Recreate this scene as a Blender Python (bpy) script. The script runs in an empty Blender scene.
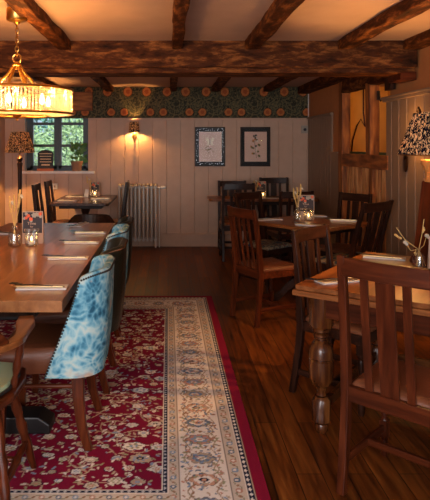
import bpy, bmesh, math, random
import numpy as np
from mathutils import Vector, Matrix, noise
random.seed(7)
PI = math.pi
C = bpy.context.scene.collection
F, CX, CY, H = 580.0, 168.0, 146.0, 1.47

# ------------------------------------------------------------------ helpers
def srgb(r, g, b):
    f = lambda c: (c/255/12.92) if c/255 <= .04045 else ((c/255+.055)/1.055)**2.4
    return (f(r), f(g), f(b), 1)

class MB:
    def __init__(s): s.bm = bmesh.new()
    def quadbox(s, pts):
        v = [s.bm.verts.new(p) for p in pts]
        for f in ((3,2,1,0),(4,5,6,7),(0,1,5,4),(1,2,6,5),(2,3,7,6),(3,0,4,7)):
            s.bm.faces.new([v[i] for i in f])
        return s
    def box(s, x0, y0, z0, x1, y1, z1):
        return s.quadbox([(x0,y0,z0),(x1,y0,z0),(x1,y1,z0),(x0,y1,z0),(x0,y0,z1),(x1,y0,z1),(x1,y1,z1),(x0,y1,z1)])
    def hewn(s, x0, y0, z0, x1, y1, z1, amp=.012, step=.12, seed=0):
        """an adzed timber: a box cut into short lengths whose skin wanders"""
        d = (x1-x0, y1-y0, z1-z0)
        n = [max(1, int(round(q/step))) for q in d]
        ax = d.index(max(d))
        n = [max(2, k) if i != ax else max(3, k) for i, k in enumerate(n)]
        key = {}
        def vt(i, j, k):
            if (i,j,k) not in key:
                p = Vector((x0+d[0]*i/n[0], y0+d[1]*j/n[1], z0+d[2]*k/n[2]))
                q = noise.noise_vector(p*3.1+Vector((seed,seed*2,3)))*amp + noise.noise_vector(p*11+Vector((seed,9,3)))*amp*.5
                q[ax] = 0
                key[(i,j,k)] = s.bm.verts.new(p+q)
            return key[(i,j,k)]
        for a in range(3):
            b, c = (a+1)%3, (a+2)%3
            for side in (0, n[a]):
                for u in range(n[b]):
                    for w in range(n[c]):
                        q = []
                        for du, dw in ((0,0),(1,0),(1,1),(0,1)):
                            t = [0,0,0]; t[a] = side; t[b] = u+du; t[c] = w+dw
                            q.append(vt(*t))
                        if side == 0: q.reverse()
                        s.bm.faces.new(q)
        return s
    def sweep(s, pts, w, d, ax='z'):
        """rectangular bar through pts; w, d numbers or lists (section in the plane across ax)"""
        n = len(pts); rings = []
        for i, p in enumerate(pts):
            a = (w[i] if isinstance(w, (list, tuple)) else w)/2; b = (d[i] if isinstance(d, (list, tuple)) else d)/2
            r = []
            for sx, sy in ((-1,-1),(1,-1),(1,1),(-1,1)):
                o = {'z': (sx*a, sy*b, 0), 'x': (0, sx*a, sy*b), 'y': (sx*a, 0, sy*b)}[ax]
                r.append(s.bm.verts.new((p[0]+o[0], p[1]+o[1], p[2]+o[2])))
            rings.append(r)
        for i in range(n-1):
            for k in range(4):
                s.bm.faces.new([rings[i][k], rings[i][(k+1)%4], rings[i+1][(k+1)%4], rings[i+1][k]])
        s.bm.faces.new(rings[0][::-1]); s.bm.faces.new(rings[-1])
        return s
    def tube(s, pts, r, seg=10, cap=True):
        n = len(pts); P = [Vector(p) for p in pts]; rings = []
        up = None
        for i in range(n):
            t = (P[min(i+1,n-1)]-P[max(i-1,0)])
            if t.length < 1e-9: t = Vector((0,0,1))
            t.normalize()
            if up is None: up = t.orthogonal().normalized()
            up = (up - t*up.dot(t))
            up = up.normalized() if up.length > 1e-6 else t.orthogonal().normalized()
            b = t.cross(up); rr = r[i] if isinstance(r, (list, tuple)) else r
            rings.append([s.bm.verts.new(P[i]+(up*math.cos(2*PI*k/seg)+b*math.sin(2*PI*k/seg))*rr) for k in range(seg)])
        for i in range(n-1):
            for k in range(seg):
                s.bm.faces.new([rings[i][k], rings[i][(k+1)%seg], rings[i+1][(k+1)%seg], rings[i+1][k]])
        if cap: s.bm.faces.new(rings[0][::-1]); s.bm.faces.new(rings[-1])
        return s
    def lathe(s, prof, at=(0,0,0), seg=20, rot=0, cap=True, close=False):
        """prof: list of (radius, z)"""
        rings = []
        for r, z in prof:
            rings.append([s.bm.verts.new((at[0]+r*math.cos(2*PI*k/seg+rot), at[1]+r*math.sin(2*PI*k/seg+rot), at[2]+z)) for k in range(seg)])
        m = len(rings)
        for i in range(m if close else m-1):
            A, B = rings[i], rings[(i+1)%m]
            for k in range(seg):
                s.bm.faces.new([A[k], A[(k+1)%seg], B[(k+1)%seg], B[k]])
        if cap and not close:
            s.bm.faces.new(rings[0][::-1]); s.bm.faces.new(rings[-1])
        return s
    def prism(s, poly, z0, z1):
        a = [s.bm.verts.new((x,y,z0)) for x, y in poly]; b = [s.bm.verts.new((x,y,z1)) for x, y in poly]
        n = len(poly)
        s.bm.faces.new(a[::-1]); s.bm.faces.new(b)
        for i in range(n): s.bm.faces.new([a[i], a[(i+1)%n], b[(i+1)%n], b[i]])
        return s
    def slab(s, poly, o, ex, ey, th):
        """a 2-D outline in the plane o + x*ex + y*ey, given thickness th"""
        o, ex, ey = Vector(o), Vector(ex), Vector(ey); nn = ex.cross(ey).normalized()*th
        a = [s.bm.verts.new(o+ex*x+ey*y) for x, y in poly]; b = [s.bm.verts.new(o+ex*x+ey*y+nn) for x, y in poly]
        n = len(poly)
        s.bm.faces.new(a[::-1]); s.bm.faces.new(b)
        for i in range(n): s.bm.faces.new([a[i], a[(i+1)%n], b[(i+1)%n], b[i]])
        return s
    def ball(s, c, r, seg=10, sc=(1,1,1)):
        m = Matrix.Translation(c) @ Matrix.Diagonal((sc[0], sc[1], sc[2], 1))
        bmesh.ops.create_uvsphere(s.bm, u_segments=seg, v_segments=max(5,seg//2+1), radius=r, matrix=m)
        return s

def obj(name, mb, mat, parent=None, bevel=0, smooth=False, seg=2):
    bm = mb.bm
    bmesh.ops.recalc_face_normals(bm, faces=bm.faces)
    me = bpy.data.meshes.new(name); bm.to_mesh(me); bm.free()
    if smooth:
        for p in me.polygons: p.use_smooth = True
        me.set_sharp_from_angle(angle=math.radians(40))
    o = bpy.data.objects.new(name, me); C.objects.link(o)
    if mat: me.materials.append(mat)
    if bevel:
        m = o.modifiers.new('bevel', 'BEVEL'); m.width = bevel; m.segments = seg; m.limit_method = 'ANGLE'; m.angle_limit = math.radians(40)
    if parent: o.parent = parent
    return o
def tag(o, label, cat, group=None):
    o['label'] = label; o['category'] = cat
    if group: o['group'] = group
    return o
def thing(name, label, cat, loc=(0,0,0), rz=0, group=None):
    o = bpy.data.objects.new(name, None); C.objects.link(o); o.empty_display_size = .1
    o.location = loc; o.rotation_euler = (0,0,rz)
    return tag(o, label, cat, group)
def struct(name, mb, mat, parent=None, **k):
    o = obj(name, mb, mat, parent, **k)
    if parent is None: o['kind'] = 'structure'
    return o
def dup(root, label, loc=None, rz=None, group=None):
    r = root.copy(); C.objects.link(r)
    if loc is not None: r.location = loc
    if rz is not None: r.rotation_euler = (0,0,rz)
    r['label'] = label
    if group: r['group'] = group
    for ch in root.children:
        c = ch.copy(); C.objects.link(c); c.parent = r
        for g in ch.children:
            d = g.copy(); C.objects.link(d); d.parent = c
    return r

# ------------------------------------------------------------------ materials
def newmat(name):
    m = bpy.data.materials.new(name); m.use_nodes = True
    nt = m.node_tree; return m, nt, nt.nodes['Principled BSDF']
def plain(name, col, rough=.5, metal=0, spec=.5, bump=0, bscale=60, **kw):
    m, nt, b = newmat(name)
    b.inputs['Base Color'].default_value = col; b.inputs['Roughness'].default_value = rough
    b.inputs['Metallic'].default_value = metal; b.inputs['Specular IOR Level'].default_value = spec
    tc = nt.nodes.new('ShaderNodeTexCoord'); n = nt.nodes.new('ShaderNodeTexNoise'); n.inputs['Scale'].default_value = bscale
    nt.links.new(tc.outputs['Object'], n.inputs['Vector'])
    mr = nt.nodes.new('ShaderNodeMapRange'); mr.inputs['To Min'].default_value = .88; mr.inputs['To Max'].default_value = 1.1
    mx = nt.nodes.new('ShaderNodeMix'); mx.data_type = 'RGBA'; mx.blend_type = 'MULTIPLY'; mx.inputs['Factor'].default_value = 1
    nt.links.new(n.outputs['Fac'], mr.inputs['Value']); mx.inputs['A'].default_value = col
    nt.links.new(mr.outputs['Result'], mx.inputs['B']); nt.links.new(mx.outputs['Result'], b.inputs['Base Color'])
    if bump:
        bp = nt.nodes.new('ShaderNodeBump'); bp.inputs['Strength'].default_value = bump; bp.inputs['Distance'].default_value = .01
        nt.links.new(n.outputs['Fac'], bp.inputs['Height']); nt.links.new(bp.outputs['Normal'], b.inputs['Normal'])
    return m
def ramp(nt, stops):
    r = nt.nodes.new('ShaderNodeValToRGB'); e = r.color_ramp.elements
    while len(e) < len(stops): e.new(.5)
    for x, (p, c) in zip(e, stops): x.position = p; x.color = c
    return r
def wood(name, stops, axis='z', rough=.35, scale=1.0, stretch=12, bump=.15, spec=.16):
    m, nt, b = newmat(name); N, L = nt.nodes, nt.links
    tc = N.new('ShaderNodeTexCoord'); mp = N.new('ShaderNodeMapping')
    s = [stretch*scale]*3; s['xyz'.index(axis)] = 1.0*scale
    mp.inputs['Scale'].default_value = s; L.new(tc.outputs['Object'], mp.inputs['Vector'])
    n1 = N.new('ShaderNodeTexNoise'); n1.inputs['Scale'].default_value = 3; n1.inputs['Detail'].default_value = 7; n1.inputs['Distortion'].default_value = .25
    L.new(mp.outputs['Vector'], n1.inputs['Vector'])
    r = ramp(nt, stops); L.new(n1.outputs['Fac'], r.inputs['Fac']); L.new(r.outputs['Color'], b.inputs['Base Color'])
    bp = N.new('ShaderNodeBump'); bp.inputs['Strength'].default_value = bump; bp.inputs['Distance'].default_value = .004
    L.new(n1.outputs['Fac'], bp.inputs['Height']); L.new(bp.outputs['Normal'], b.inputs['Normal'])
    b.inputs['Roughness'].default_value = rough; b.inputs['Specular IOR Level'].default_value = spec
    return m
def glass(name, tint=(1,1,1,1), t=.75, rough=.08, glow=0):
    m, nt, b = newmat(name); N, L = nt.nodes, nt.links; N.remove(b)
    out = N['Material Output']; tr = N.new('ShaderNodeBsdfTransparent'); tr.inputs['Color'].default_value = tint
    gl = N.new('ShaderNodeBsdfGlossy'); gl.inputs['Roughness'].default_value = rough
    fr = N.new('ShaderNodeLayerWeight'); fr.inputs['Blend'].default_value = .35
    mr = N.new('ShaderNodeMapRange'); mr.inputs['To Min'].default_value = (1-t)*.35; mr.inputs['To Max'].default_value = 1-t+.16
    L.new(fr.outputs['Facing'], mr.inputs['Value'])
    mx = N.new('ShaderNodeMixShader'); L.new(mr.outputs['Result'], mx.inputs['Fac']); L.new(tr.outputs[0], mx.inputs[1]); L.new(gl.outputs[0], mx.inputs[2])
    last = mx
    if glow:
        tl = N.new('ShaderNodeBsdfTranslucent'); tl.inputs['Color'].default_value = (1,.93,.8,1)
        df = N.new('ShaderNodeBsdfDiffuse'); df.inputs['Color'].default_value = (.9,.85,.75,1)
        m0 = N.new('ShaderNodeMixShader'); m0.inputs['Fac'].default_value = .4; L.new(tl.outputs[0], m0.inputs[1]); L.new(df.outputs[0], m0.inputs[2])
        m2 = N.new('ShaderNodeMixShader'); m2.inputs['Fac'].default_value = glow; L.new(mx.outputs[0], m2.inputs[1]); L.new(m0.outputs[0], m2.inputs[2]); last = m2
    L.new(last.outputs[0], out.inputs['Surface'])
    return m
def emit(name, col, st):
    m, nt, b = newmat(name); b.inputs['Base Color'].default_value = (0,0,0,1)
    b.inputs['Emission Color'].default_value = col; b.inputs['Emission Strength'].default_value = st
    return m
def attrmat(name, rough=.9, bump=0, spec=.2):
    m, nt, b = newmat(name); N, L = nt.nodes, nt.links
    a = N.new('ShaderNodeVertexColor'); a.layer_name = 'pattern'; L.new(a.outputs['Color'], b.inputs['Base Color'])
    b.inputs['Roughness'].default_value = rough; b.inputs['Specular IOR Level'].default_value = spec
    if bump:
        tc = N.new('ShaderNodeTexCoord'); n = N.new('ShaderNodeTexNoise'); n.inputs['Scale'].default_value = 260
        L.new(tc.outputs['Object'], n.inputs['Vector'])
        bp = N.new('ShaderNodeBump'); bp.inputs['Strength'].default_value = bump; bp.inputs['Distance'].default_value = .004
        L.new(n.outputs['Fac'], bp.inputs['Height']); L.new(bp.outputs['Normal'], b.inputs['Normal'])
    return m
def tapestry(name):
    m, nt, b = newmat(name); N, L = nt.nodes, nt.links
    tc = N.new('ShaderNodeTexCoord')
    nz = N.new('ShaderNodeTexNoise'); nz.inputs['Scale'].default_value = 7; nz.inputs['Detail'].default_value = 2
    L.new(tc.outputs['Object'], nz.inputs['Vector'])
    add = N.new('ShaderNodeMix'); add.data_type = 'RGBA'; add.blend_type = 'LINEAR_LIGHT'; add.inputs['Factor'].default_value = .12
    L.new(tc.outputs['Object'], add.inputs['A']); L.new(nz.outputs['Color'], add.inputs['B'])
    vo = N.new('ShaderNodeTexVoronoi'); vo.inputs['Scale'].default_value = 26; L.new(add.outputs['Result'], vo.inputs['Vector'])
    big = N.new('ShaderNodeTexNoise'); big.inputs['Scale'].default_value = 6.5; big.inputs['Detail'].default_value = 5; big.inputs['Roughness'].default_value = .62
    L.new(tc.outputs['Object'], big.inputs['Vector'])
    ma = N.new('ShaderNodeMath'); ma.operation = 'MULTIPLY_ADD'; ma.inputs[1].default_value = .38
    L.new(vo.outputs['Distance'], ma.inputs[0]); L.new(big.outputs['Fac'], ma.inputs[2])
    r = ramp(nt, [(.46, srgb(34,76,98)), (.56, srgb(56,108,132)), (.64, srgb(82,134,154)), (.72, srgb(114,158,172)), (.82, srgb(152,178,180)), (.92, srgb(176,184,176))])
    L.new(ma.outputs[0], r.inputs['Fac'])
    n3 = N.new('ShaderNodeTexNoise'); n3.inputs['Scale'].default_value = 4.2; n3.inputs['Detail'].default_value = 4; n3.inputs['Roughness'].default_value = .6
    mp = N.new('ShaderNodeMapping'); mp.inputs['Location'].default_value = (3.3,1.7,.4); L.new(tc.outputs['Object'], mp.inputs['Vector']); L.new(mp.outputs['Vector'], n3.inputs['Vector'])
    r3 = ramp(nt, [(.58, (0,0,0,1)), (.64, (1,1,1,1))]); L.new(n3.outputs['Fac'], r3.inputs['Fac'])
    mt = N.new('ShaderNodeMix'); mt.data_type = 'RGBA'; L.new(r3.outputs['Color'], mt.inputs['Factor']); L.new(r.outputs['Color'], mt.inputs['A']); mt.inputs['B'].default_value = srgb(176,150,132)
    L.new(mt.outputs['Result'], b.inputs['Base Color'])
    b.inputs['Roughness'].default_value = .85; b.inputs['Specular IOR Level'].default_value = .2
    return m
def shade_mat(name):
    m, nt, b = newmat(name); N, L = nt.nodes, nt.links; N.remove(b); out = N['Material Output']
    tc = N.new('ShaderNodeTexCoord'); mp = N.new('ShaderNodeMapping'); mp.inputs['Scale'].default_value = (1,1,.4)
    L.new(tc.outputs['Object'], mp.inputs['Vector'])
    n = N.new('ShaderNodeTexNoise'); n.inputs['Scale'].default_value = 64; n.inputs['Detail'].default_value = 1.5; n.inputs['Distortion'].default_value = 2.2
    L.new(mp.outputs['Vector'], n.inputs['Vector'])
    r = ramp(nt, [(.51, srgb(12,14,28)), (.57, srgb(215,176,130))]); L.new(n.outputs['Fac'], r.inputs['Fac'])
    d = N.new('ShaderNodeBsdfDiffuse'); t = N.new('ShaderNodeBsdfTranslucent'); L.new(r.outputs['Color'], d.inputs['Color']); L.new(r.outputs['Color'], t.inputs['Color'])
    mx = N.new('ShaderNodeMixShader'); mx.inputs['Fac'].default_value = .20; L.new(d.outputs[0], mx.inputs[1]); L.new(t.outputs[0], mx.inputs[2]); L.new(mx.outputs[0], out.inputs['Surface'])
    return m

def W(name, a, b, c, **k): return {ax: wood(name+' '+ax, [(.3, srgb(*a)), (.5, srgb(*b)), (.7, srgb(*c))], ax, **k) for ax in 'xyz'}
oak_dark = W('dark oak', (28,14,9), (44,23,15), (60,32,20), rough=.32)
oak_red = W('red brown oak', (50,19,8), (76,31,13), (98,44,20), rough=.3)
oak_mid = W('brown oak', (46,17,7), (66,27,12), (86,38,18), rough=.3)
oak_blk = W('near black oak', (27,15,10), (40,22,15), (56,32,22), rough=.35)
top_red = W('red oak tabletop', (128,78,44), (142,90,52), (158,104,62), rough=.3, scale=.7, bump=.03, spec=.3)
top_oak = W('golden oak tabletop', (92,50,24), (120,68,34), (146,88,46), rough=.3, scale=.7, bump=.05, spec=.3)
top_dark = W('dark tabletop', (54,34,28), (72,47,38), (88,60,48), rough=.24, scale=.7, bump=.03, spec=.4)
bulb_oak = W('bulbous leg oak', (40,17,7), (74,37,16), (108,62,28), rough=.25, spec=.4)
timber = W('hewn beam', (24,10,4), (70,34,14), (146,88,42), rough=.75, scale=1.6, stretch=3.5, bump=1, spec=.1)
for m_ in timber.values():
    for n_ in m_.node_tree.nodes:
        if n_.type == 'TEX_NOISE': n_.inputs['Detail'].default_value = 12; n_.inputs['Roughness'].default_value = .68; n_.inputs['Distortion'].default_value = .3
timber_lt = W('frame timber', (84,42,18), (140,78,34), (184,112,52), rough=.6, scale=1, stretch=6, bump=.5, spec=.3)
plank = W('old boards', (140,84,44), (204,140,84), (238,184,124), rough=.6, scale=1.2, stretch=7, bump=.4, spec=.3)
iron = plain('dark iron', srgb(40,36,36), .45, .6)
brass = plain('aged brass', srgb(190,140,70), .28, 1)
bronze = plain('bronze', srgb(80,52,32), .35, .9)
steel = plain('cutlery steel', srgb(84,78,74), .3, 1)
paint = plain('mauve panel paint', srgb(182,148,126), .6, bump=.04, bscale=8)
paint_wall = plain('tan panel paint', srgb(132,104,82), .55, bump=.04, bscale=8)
ochre = plain('ochre plaster', srgb(176,110,58), .85, bump=.2, bscale=12)
amber_wall = plain('amber hall plaster', srgb(214,164,84), .85, bump=.15, bscale=9)
plaster = plain('ceiling plaster', srgb(172,140,122), .9, bump=.35, bscale=5)
white_paint = plain('white gloss paint', srgb(214,206,198), .35)
slate = plain('slate window paint', srgb(54,62,66), .45)
knife_steel = plain('bright cutlery steel', srgb(206,176,130), .3, 1)
leather_br = plain('tan brown leather', srgb(112,62,38), .38, bump=.25, bscale=220)
leather_gr = plain('dark green leather', srgb(26,28,20), .36, bump=.25, bscale=220)
pad_green = plain('sage seat cloth', srgb(150,168,134), .8, bump=.3, bscale=300)
black_trim = plain('black braid', srgb(22,18,18), .6)
nap_mat = plain('white napkin linen', srgb(206,198,194), .8, bump=.2, bscale=200)
card_cream = plain('cream card', srgb(172,144,126), .7)
card_dark = plain('charcoal card', srgb(46,38,44), .7)
card_red = plain('coral print', srgb(206,86,52), .7)
card_grey = plain('grey leaf print', srgb(150,140,128), .7)
chalk = plain('chalk', srgb(230,196,160), .9)
straw = plain('dried straw', srgb(196,160,98), .85)
petal = plain('dry flower', srgb(190,180,160), .85)
wax = plain('candle wax', srgb(240,224,190), .5)
rad_mat = plain('radiator enamel', srgb(190,176,164), .4)
leaf_mat = plain('pot plant leaf', srgb(70,110,50), .45)
pot_mat = plain('clay pot', srgb(150,110,84), .8)
soil = plain('soil', srgb(40,28,20), .95)
jar_glass = glass('table glass', (.95,.96,.97,1), .70)
pane_glass = glass('window pane', (.95,.98,.98,1), .93, .02)
pic_glass = glass('picture glass', (1,1,1,1), .99, .03)
rod_glass = glass('lead crystal rod', (1,.97,.92,1), .66, .10, glow=.11)
flame_mat = emit('candle flame', (1,.55,.16,1), 14)
bulb_mat = emit('warm bulb', (1,.56,.20,1), 18)
blue_cloth = tapestry('blue landscape tapestry')
shade_pat = shade_mat('patterned lamp shade')
def floralcloth():
    m, nt, b = newmat('floral seat cloth'); N, L = nt.nodes, nt.links
    tc = N.new('ShaderNodeTexCoord'); n = N.new('ShaderNodeTexNoise'); n.inputs['Scale'].default_value = 16; n.inputs['Detail'].default_value = 1
    L.new(tc.outputs['Object'], n.inputs['Vector'])
    r = ramp(nt, [(.36, srgb(20,46,70)), (.44, srgb(100,84,66)), (.5, srgb(128,112,88)), (.57, srgb(60,60,54)), (.62, srgb(110,46,34)), (.7, srgb(28,38,44))])
    r.color_ramp.interpolation = 'CONSTANT'
    L.new(n.outputs['Color'], r.inputs['Fac']); L.new(r.outputs['Color'], b.inputs['Base Color']); b.inputs['Roughness'].default_value = .85
    return m
floral = floralcloth()
def floormat():
    m, nt, b = newmat('oak floorboards'); N, L = nt.nodes, nt.links
    tc = N.new('ShaderNodeTexCoord'); mp = N.new('ShaderNodeMapping'); mp.inputs['Rotation'].default_value = (0,0,PI/2)
    L.new(tc.outputs['Object'], mp.inputs['Vector'])
    br = N.new('ShaderNodeTexBrick'); br.inputs['Color1'].default_value = (.15,.15,.15,1); br.inputs['Color2'].default_value = (.85,.85,.85,1)
    br.inputs['Mortar'].default_value = (0,0,0,1); br.inputs['Scale'].default_value = 1; br.inputs['Brick Width'].default_value = 1.3
    br.inputs['Row Height'].default_value = .115; br.inputs['Mortar Size'].default_value = .0022; br.offset = .37
    L.new(mp.outputs['Vector'], br.inputs['Vector'])
    mp2 = N.new('ShaderNodeMapping'); mp2.inputs['Scale'].default_value = (26,2,1); L.new(tc.outputs['Object'], mp2.inputs['Vector'])
    n = N.new('ShaderNodeTexNoise'); n.inputs['Scale'].default_value = 1.3; n.inputs['Detail'].default_value = 7; n.inputs['Distortion'].default_value = .5
    L.new(mp2.outputs['Vector'], n.inputs['Vector'])
    ad = N.new('ShaderNodeMath'); ad.operation = 'MULTIPLY_ADD'; ad.inputs[1].default_value = .28
    L.new(br.outputs['Color'], ad.inputs[0]); L.new(n.outputs['Fac'], ad.inputs[2])
    r = ramp(nt, [(.36, srgb(40,18,5)), (.58, srgb(80,38,12)), (.82, srgb(112,60,22)), (1, srgb(142,88,38))])
    L.new(ad.outputs[0], r.inputs['Fac'])
    mx = N.new('ShaderNodeMix'); mx.data_type = 'RGBA'; L.new(br.outputs['Fac'], mx.inputs['Factor']); L.new(r.outputs['Color'], mx.inputs['A']); mx.inputs['B'].default_value = srgb(22,10,5)
    L.new(mx.outputs['Result'], b.inputs['Base Color'])
    b.inputs['Specular IOR Level'].default_value = .18
    mr = N.new('ShaderNodeMapRange'); mr.inputs['To Min'].default_value = .28; mr.inputs['To Max'].default_value = .55; L.new(n.outputs['Fac'], mr.inputs['Value']); L.new(mr.outputs['Result'], b.inputs['Roughness'])
    bp = N.new('ShaderNodeBump'); bp.inputs['Strength'].default_value = .2; bp.inputs['Distance'].default_value = .004; L.new(n.outputs['Fac'], bp.inputs['Height']); L.new(bp.outputs['Normal'], b.inputs['Normal'])
    return m

# ------------------------------------------------------------------ room shell
XL, XR, YB, YN, ZC = -2.39, 2.05, 8.50, -1.3, 2.335
struct('floor', MB().box(XL-.2, YN-.2, -.1, 3.4, YB+.3, 0), floormat())
struct('ceiling', MB().box(XL-.2, YN-.2, ZC, 3.4, YB+.3, ZC+.1), plaster)
def tongue(u0, u1, z0, z1, pos, axis, face, pitch, phase=0, gd=.007, gw=.012, t=.02):
    """boarding with v-grooves; axis 'x' (on a wall of constant y) or 'y'; face = room-side sign"""
    mb = MB(); xs = []; u = u0; k = math.floor((u0-phase)/pitch)+1
    prof = [(u0, 0)]
    while phase+k*pitch < u1-gw:
        c = phase+k*pitch
        if c > u0+gw: prof += [(c-gw/2, 0), (c-gw/6, gd), (c+gw/6, gd), (c+gw/2, 0)]
        k += 1
    prof.append((u1, 0))
    def P(u, d, z): return (u, pos-face*d*-1 if False else pos-face*d, z) if axis == 'x' else (pos-face*d, u, z)
    fr = [(mb.bm.verts.new(P(a, d, z0)), mb.bm.verts.new(P(a, d, z1))) for a, d in prof]
    for i in range(len(fr)-1): mb.bm.faces.new([fr[i][0], fr[i+1][0], fr[i+1][1], fr[i][1]])
    bk = [mb.bm.verts.new(P(a, t, z)) for a, z in ((u0, z0), (u1, z0), (u1, z1), (u0, z1))]
    mb.bm.faces.new(bk)
    mb.bm.faces.new([fr[0][0], fr[0][1], bk[3], bk[0]]); mb.bm.faces.new([fr[-1][0], fr[-1][1], bk[2], bk[1]])
    mb.bm.faces.new([f[1] for f in fr]+[bk[2], bk[3]]); mb.bm.faces.new([f[0] for f in fr]+[bk[1], bk[0]])
    return mb
WX0, WX1, WZ0, WZ1 = -2.10, -1.17, 1.10, 1.99
wb = struct('wall_back', MB().box(XL-.2, YB+.02, 0, WX0, YB+.3, ZC).box(WX1, YB+.02, 0, 3.4, YB+.3, ZC).box(WX0, YB+.02, 0, WX1, YB+.3, WZ0).box(WX0, YB+.02, WZ1, WX1, YB+.3, ZC), white_paint)
PZ = 1.875
for i, a in enumerate([(XL, WX0, 0, PZ), (WX1, XR, 0, PZ), (WX0, WX1, 0, WZ0)]):
    struct('boarding', tongue(a[0], a[1], a[2], a[3], YB, 'x', -1, .205, -.02), paint, wb)
struct('baseboard_back', MB().box(-.10, YB-.022, 0, XR, YB-.001, .17).box(-.10, YB-.028, .17, XR, YB-.001, .185), paint, bevel=.004)
struct('trim_1', MB().box(WX1-.0, YB-.018, PZ-.02, XR, YB-.001, PZ+.006), paint, bevel=.004)
struct('wall_left', MB().box(XL-.2, YN, 0, XL-.02, YB+.02, ZC), ochre)
struct('trim_2', tongue(YN, YB, 0, PZ, XL, 'y', 1, .205), paint)
# right wall: solid near part, timber-framed opening, short far part
wr = struct('wall_right', MB().box(XR+.02, YN, 0, XR+.10, 5.40, ZC).box(XR+.02, 6.98, 0, XR+.10, YB+.02, ZC), ochre)
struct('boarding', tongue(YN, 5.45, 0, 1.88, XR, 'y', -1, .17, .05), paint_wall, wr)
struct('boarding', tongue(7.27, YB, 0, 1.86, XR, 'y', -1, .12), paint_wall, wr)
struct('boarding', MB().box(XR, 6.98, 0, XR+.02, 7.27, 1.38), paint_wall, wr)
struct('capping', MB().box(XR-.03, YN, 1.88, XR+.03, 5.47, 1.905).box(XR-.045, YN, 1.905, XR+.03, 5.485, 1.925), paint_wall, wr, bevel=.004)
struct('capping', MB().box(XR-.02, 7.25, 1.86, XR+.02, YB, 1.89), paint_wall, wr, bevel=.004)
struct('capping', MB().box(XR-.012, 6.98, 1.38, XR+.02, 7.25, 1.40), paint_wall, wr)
struct('wall_hall', MB().box(XR+.11, YB-.06, 0, 3.2, YB+.02, ZC).box(3.2, 3.5, 0, 3.4, YB+.02, ZC).box(XR+.10, 3.5, 0, 3.2, 3.6, ZC), amber_wall)
# rear wall behind the camera with two windows
struct('wall_rear', MB().box(XL-.2, YN-.2, 0, -1.9, YN, ZC).box(-.3, YN-.2, 0, .3, YN, ZC).box(1.9, YN-.2, 0, XR+.2, YN, ZC)
       .box(-1.9, YN-.2, 0, -.3, YN, .8).box(.3, YN-.2, 0, 1.9, YN, .8).box(-1.9, YN-.2, 2.1, -.3, YN, ZC).box(.3, YN-.2, 2.1, 1.9, YN, ZC), paint)
# ---------------- timber
mb = struct('trim_main_beam', MB().hewn(XL, 4.76, 2.115, XR-.0, 5.06, 2.36, .016, .09, 3), timber['x'], bevel=.01)
struct('rail', MB().hewn(XL, 4.80, 2.075, XR, 5.10, 2.125, .004, .12, 5), timber['x'], mb, bevel=.006)
struct('corbel', MB().hewn(XR-.13, 4.79, 2.02, XR-.001, 5.07, 2.085, .006, .06, 7), oak_red['x'], mb)
for i, (x, w) in enumerate([(-.85,.11), (.075,.085), (.69,.11), (1.45,.12), (-1.62,.11)]):
    j = struct('trim_joist_%d' % (i+1), MB().hewn(x-w/2, YN, ZC-.075, x+w/2, 4.78, ZC+.04, .012, .11, 10+i), timber['y'], bevel=.008)
    struct('back_length', MB().hewn(x-w/2, 5.04, ZC-.07, x+w/2, YB, ZC+.04, .010, .11, 20+i), timber['y'], j, bevel=.008)
struct('trim_wall_plate', MB().hewn(1.90, 5.05, ZC-.10, XR+.14, YB, ZC+.04, .01, .12, 33), timber['y'], bevel=.01)
struct('trim_wall_plate_near', MB().hewn(1.93, YN, ZC-.07, XR+.1, 4.78, ZC+.04, .01, .12, 36), timber['y'], bevel=.01)
# timber frame in the right wall
tf = struct('trim_timber_frame', MB().hewn(XR+.0, 6.83, 0, XR+.10, 6.99, 2.25, .006, .12, 40), timber_lt['z'], bevel=.01)
for a in [(5.90, 6.03, 1.37, 2.12, timber_lt)]:
    struct('post', MB().hewn(XR+.0, a[0], a[2], XR+.10, a[1], a[3], .006, .1, 41+a[0]), a[4]['z'], tf, bevel=.006)
struct('post', MB().hewn(XR+.03, 5.20, 0, XR+.10, 5.395, 2.2, .004, .1, 4), timber_lt['z'], tf)
struct('rail', MB().hewn(XR-.005, 5.40, 1.24, XR+.10, 6.84, 1.38, .008, .1, 45), timber_lt['y'], tf, bevel=.008)
struct('rail', MB().hewn(XR+.0, 5.20, 2.09, XR+.11, 7.0, 2.26, .01, .1, 46), timber['y'], tf, bevel=.01)
struct('post', MB().hewn(XR+.03, 5.90, 0, XR+.12, 6.01, 1.25, .006, .1, 47), timber_lt['z'], tf, bevel=.006)
struct('board_panel', tongue(5.42, 6.84, 0, 1.25, XR+.06, 'y', -1, .14, .03, .01, .012, .03), plank['z'], tf)
struct('sill', MB().box(XR+.10, 5.42, 1.375, XR+.15, 6.84, 1.405), plain('green ledge paint', srgb(60,74,40), .6), tf)
tag(obj('brace_block', MB().hewn(XR-.05, 5.22, 1.98, XR-.002, 5.36, 2.09, .004, .05, 50), oak_dark['z']), 'short dark timber block under the right end of the main beam', 'timber block')
tag(obj('coat_hook', MB().tube([(XR+.09,5.885,1.99),(XR+.09,5.86,1.97),(XR+.09,5.85,1.93),(XR+.09,5.835,1.92),(XR+.09,5.82,1.94)], .006, 8).box(XR+.075,5.875,1.94,XR+.099,5.90,2.03), iron), 'small black coat hook on the dark post of the timber frame', 'hook')
tag(obj('cord', MB().tube([(2.84,YB-.08,2.3),(2.84,YB-.08,1.95),(2.86,YB-.08,1.75),(2.80,YB-.08,1.86),(2.74,YB-.08,1.76),(2.68,YB-.08,1.55),(2.66,YB-.08,1.3)], .011, 8), oak_mid['z']), 'thin curved cord on the amber wall seen through the timber frame', 'cord')

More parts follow.
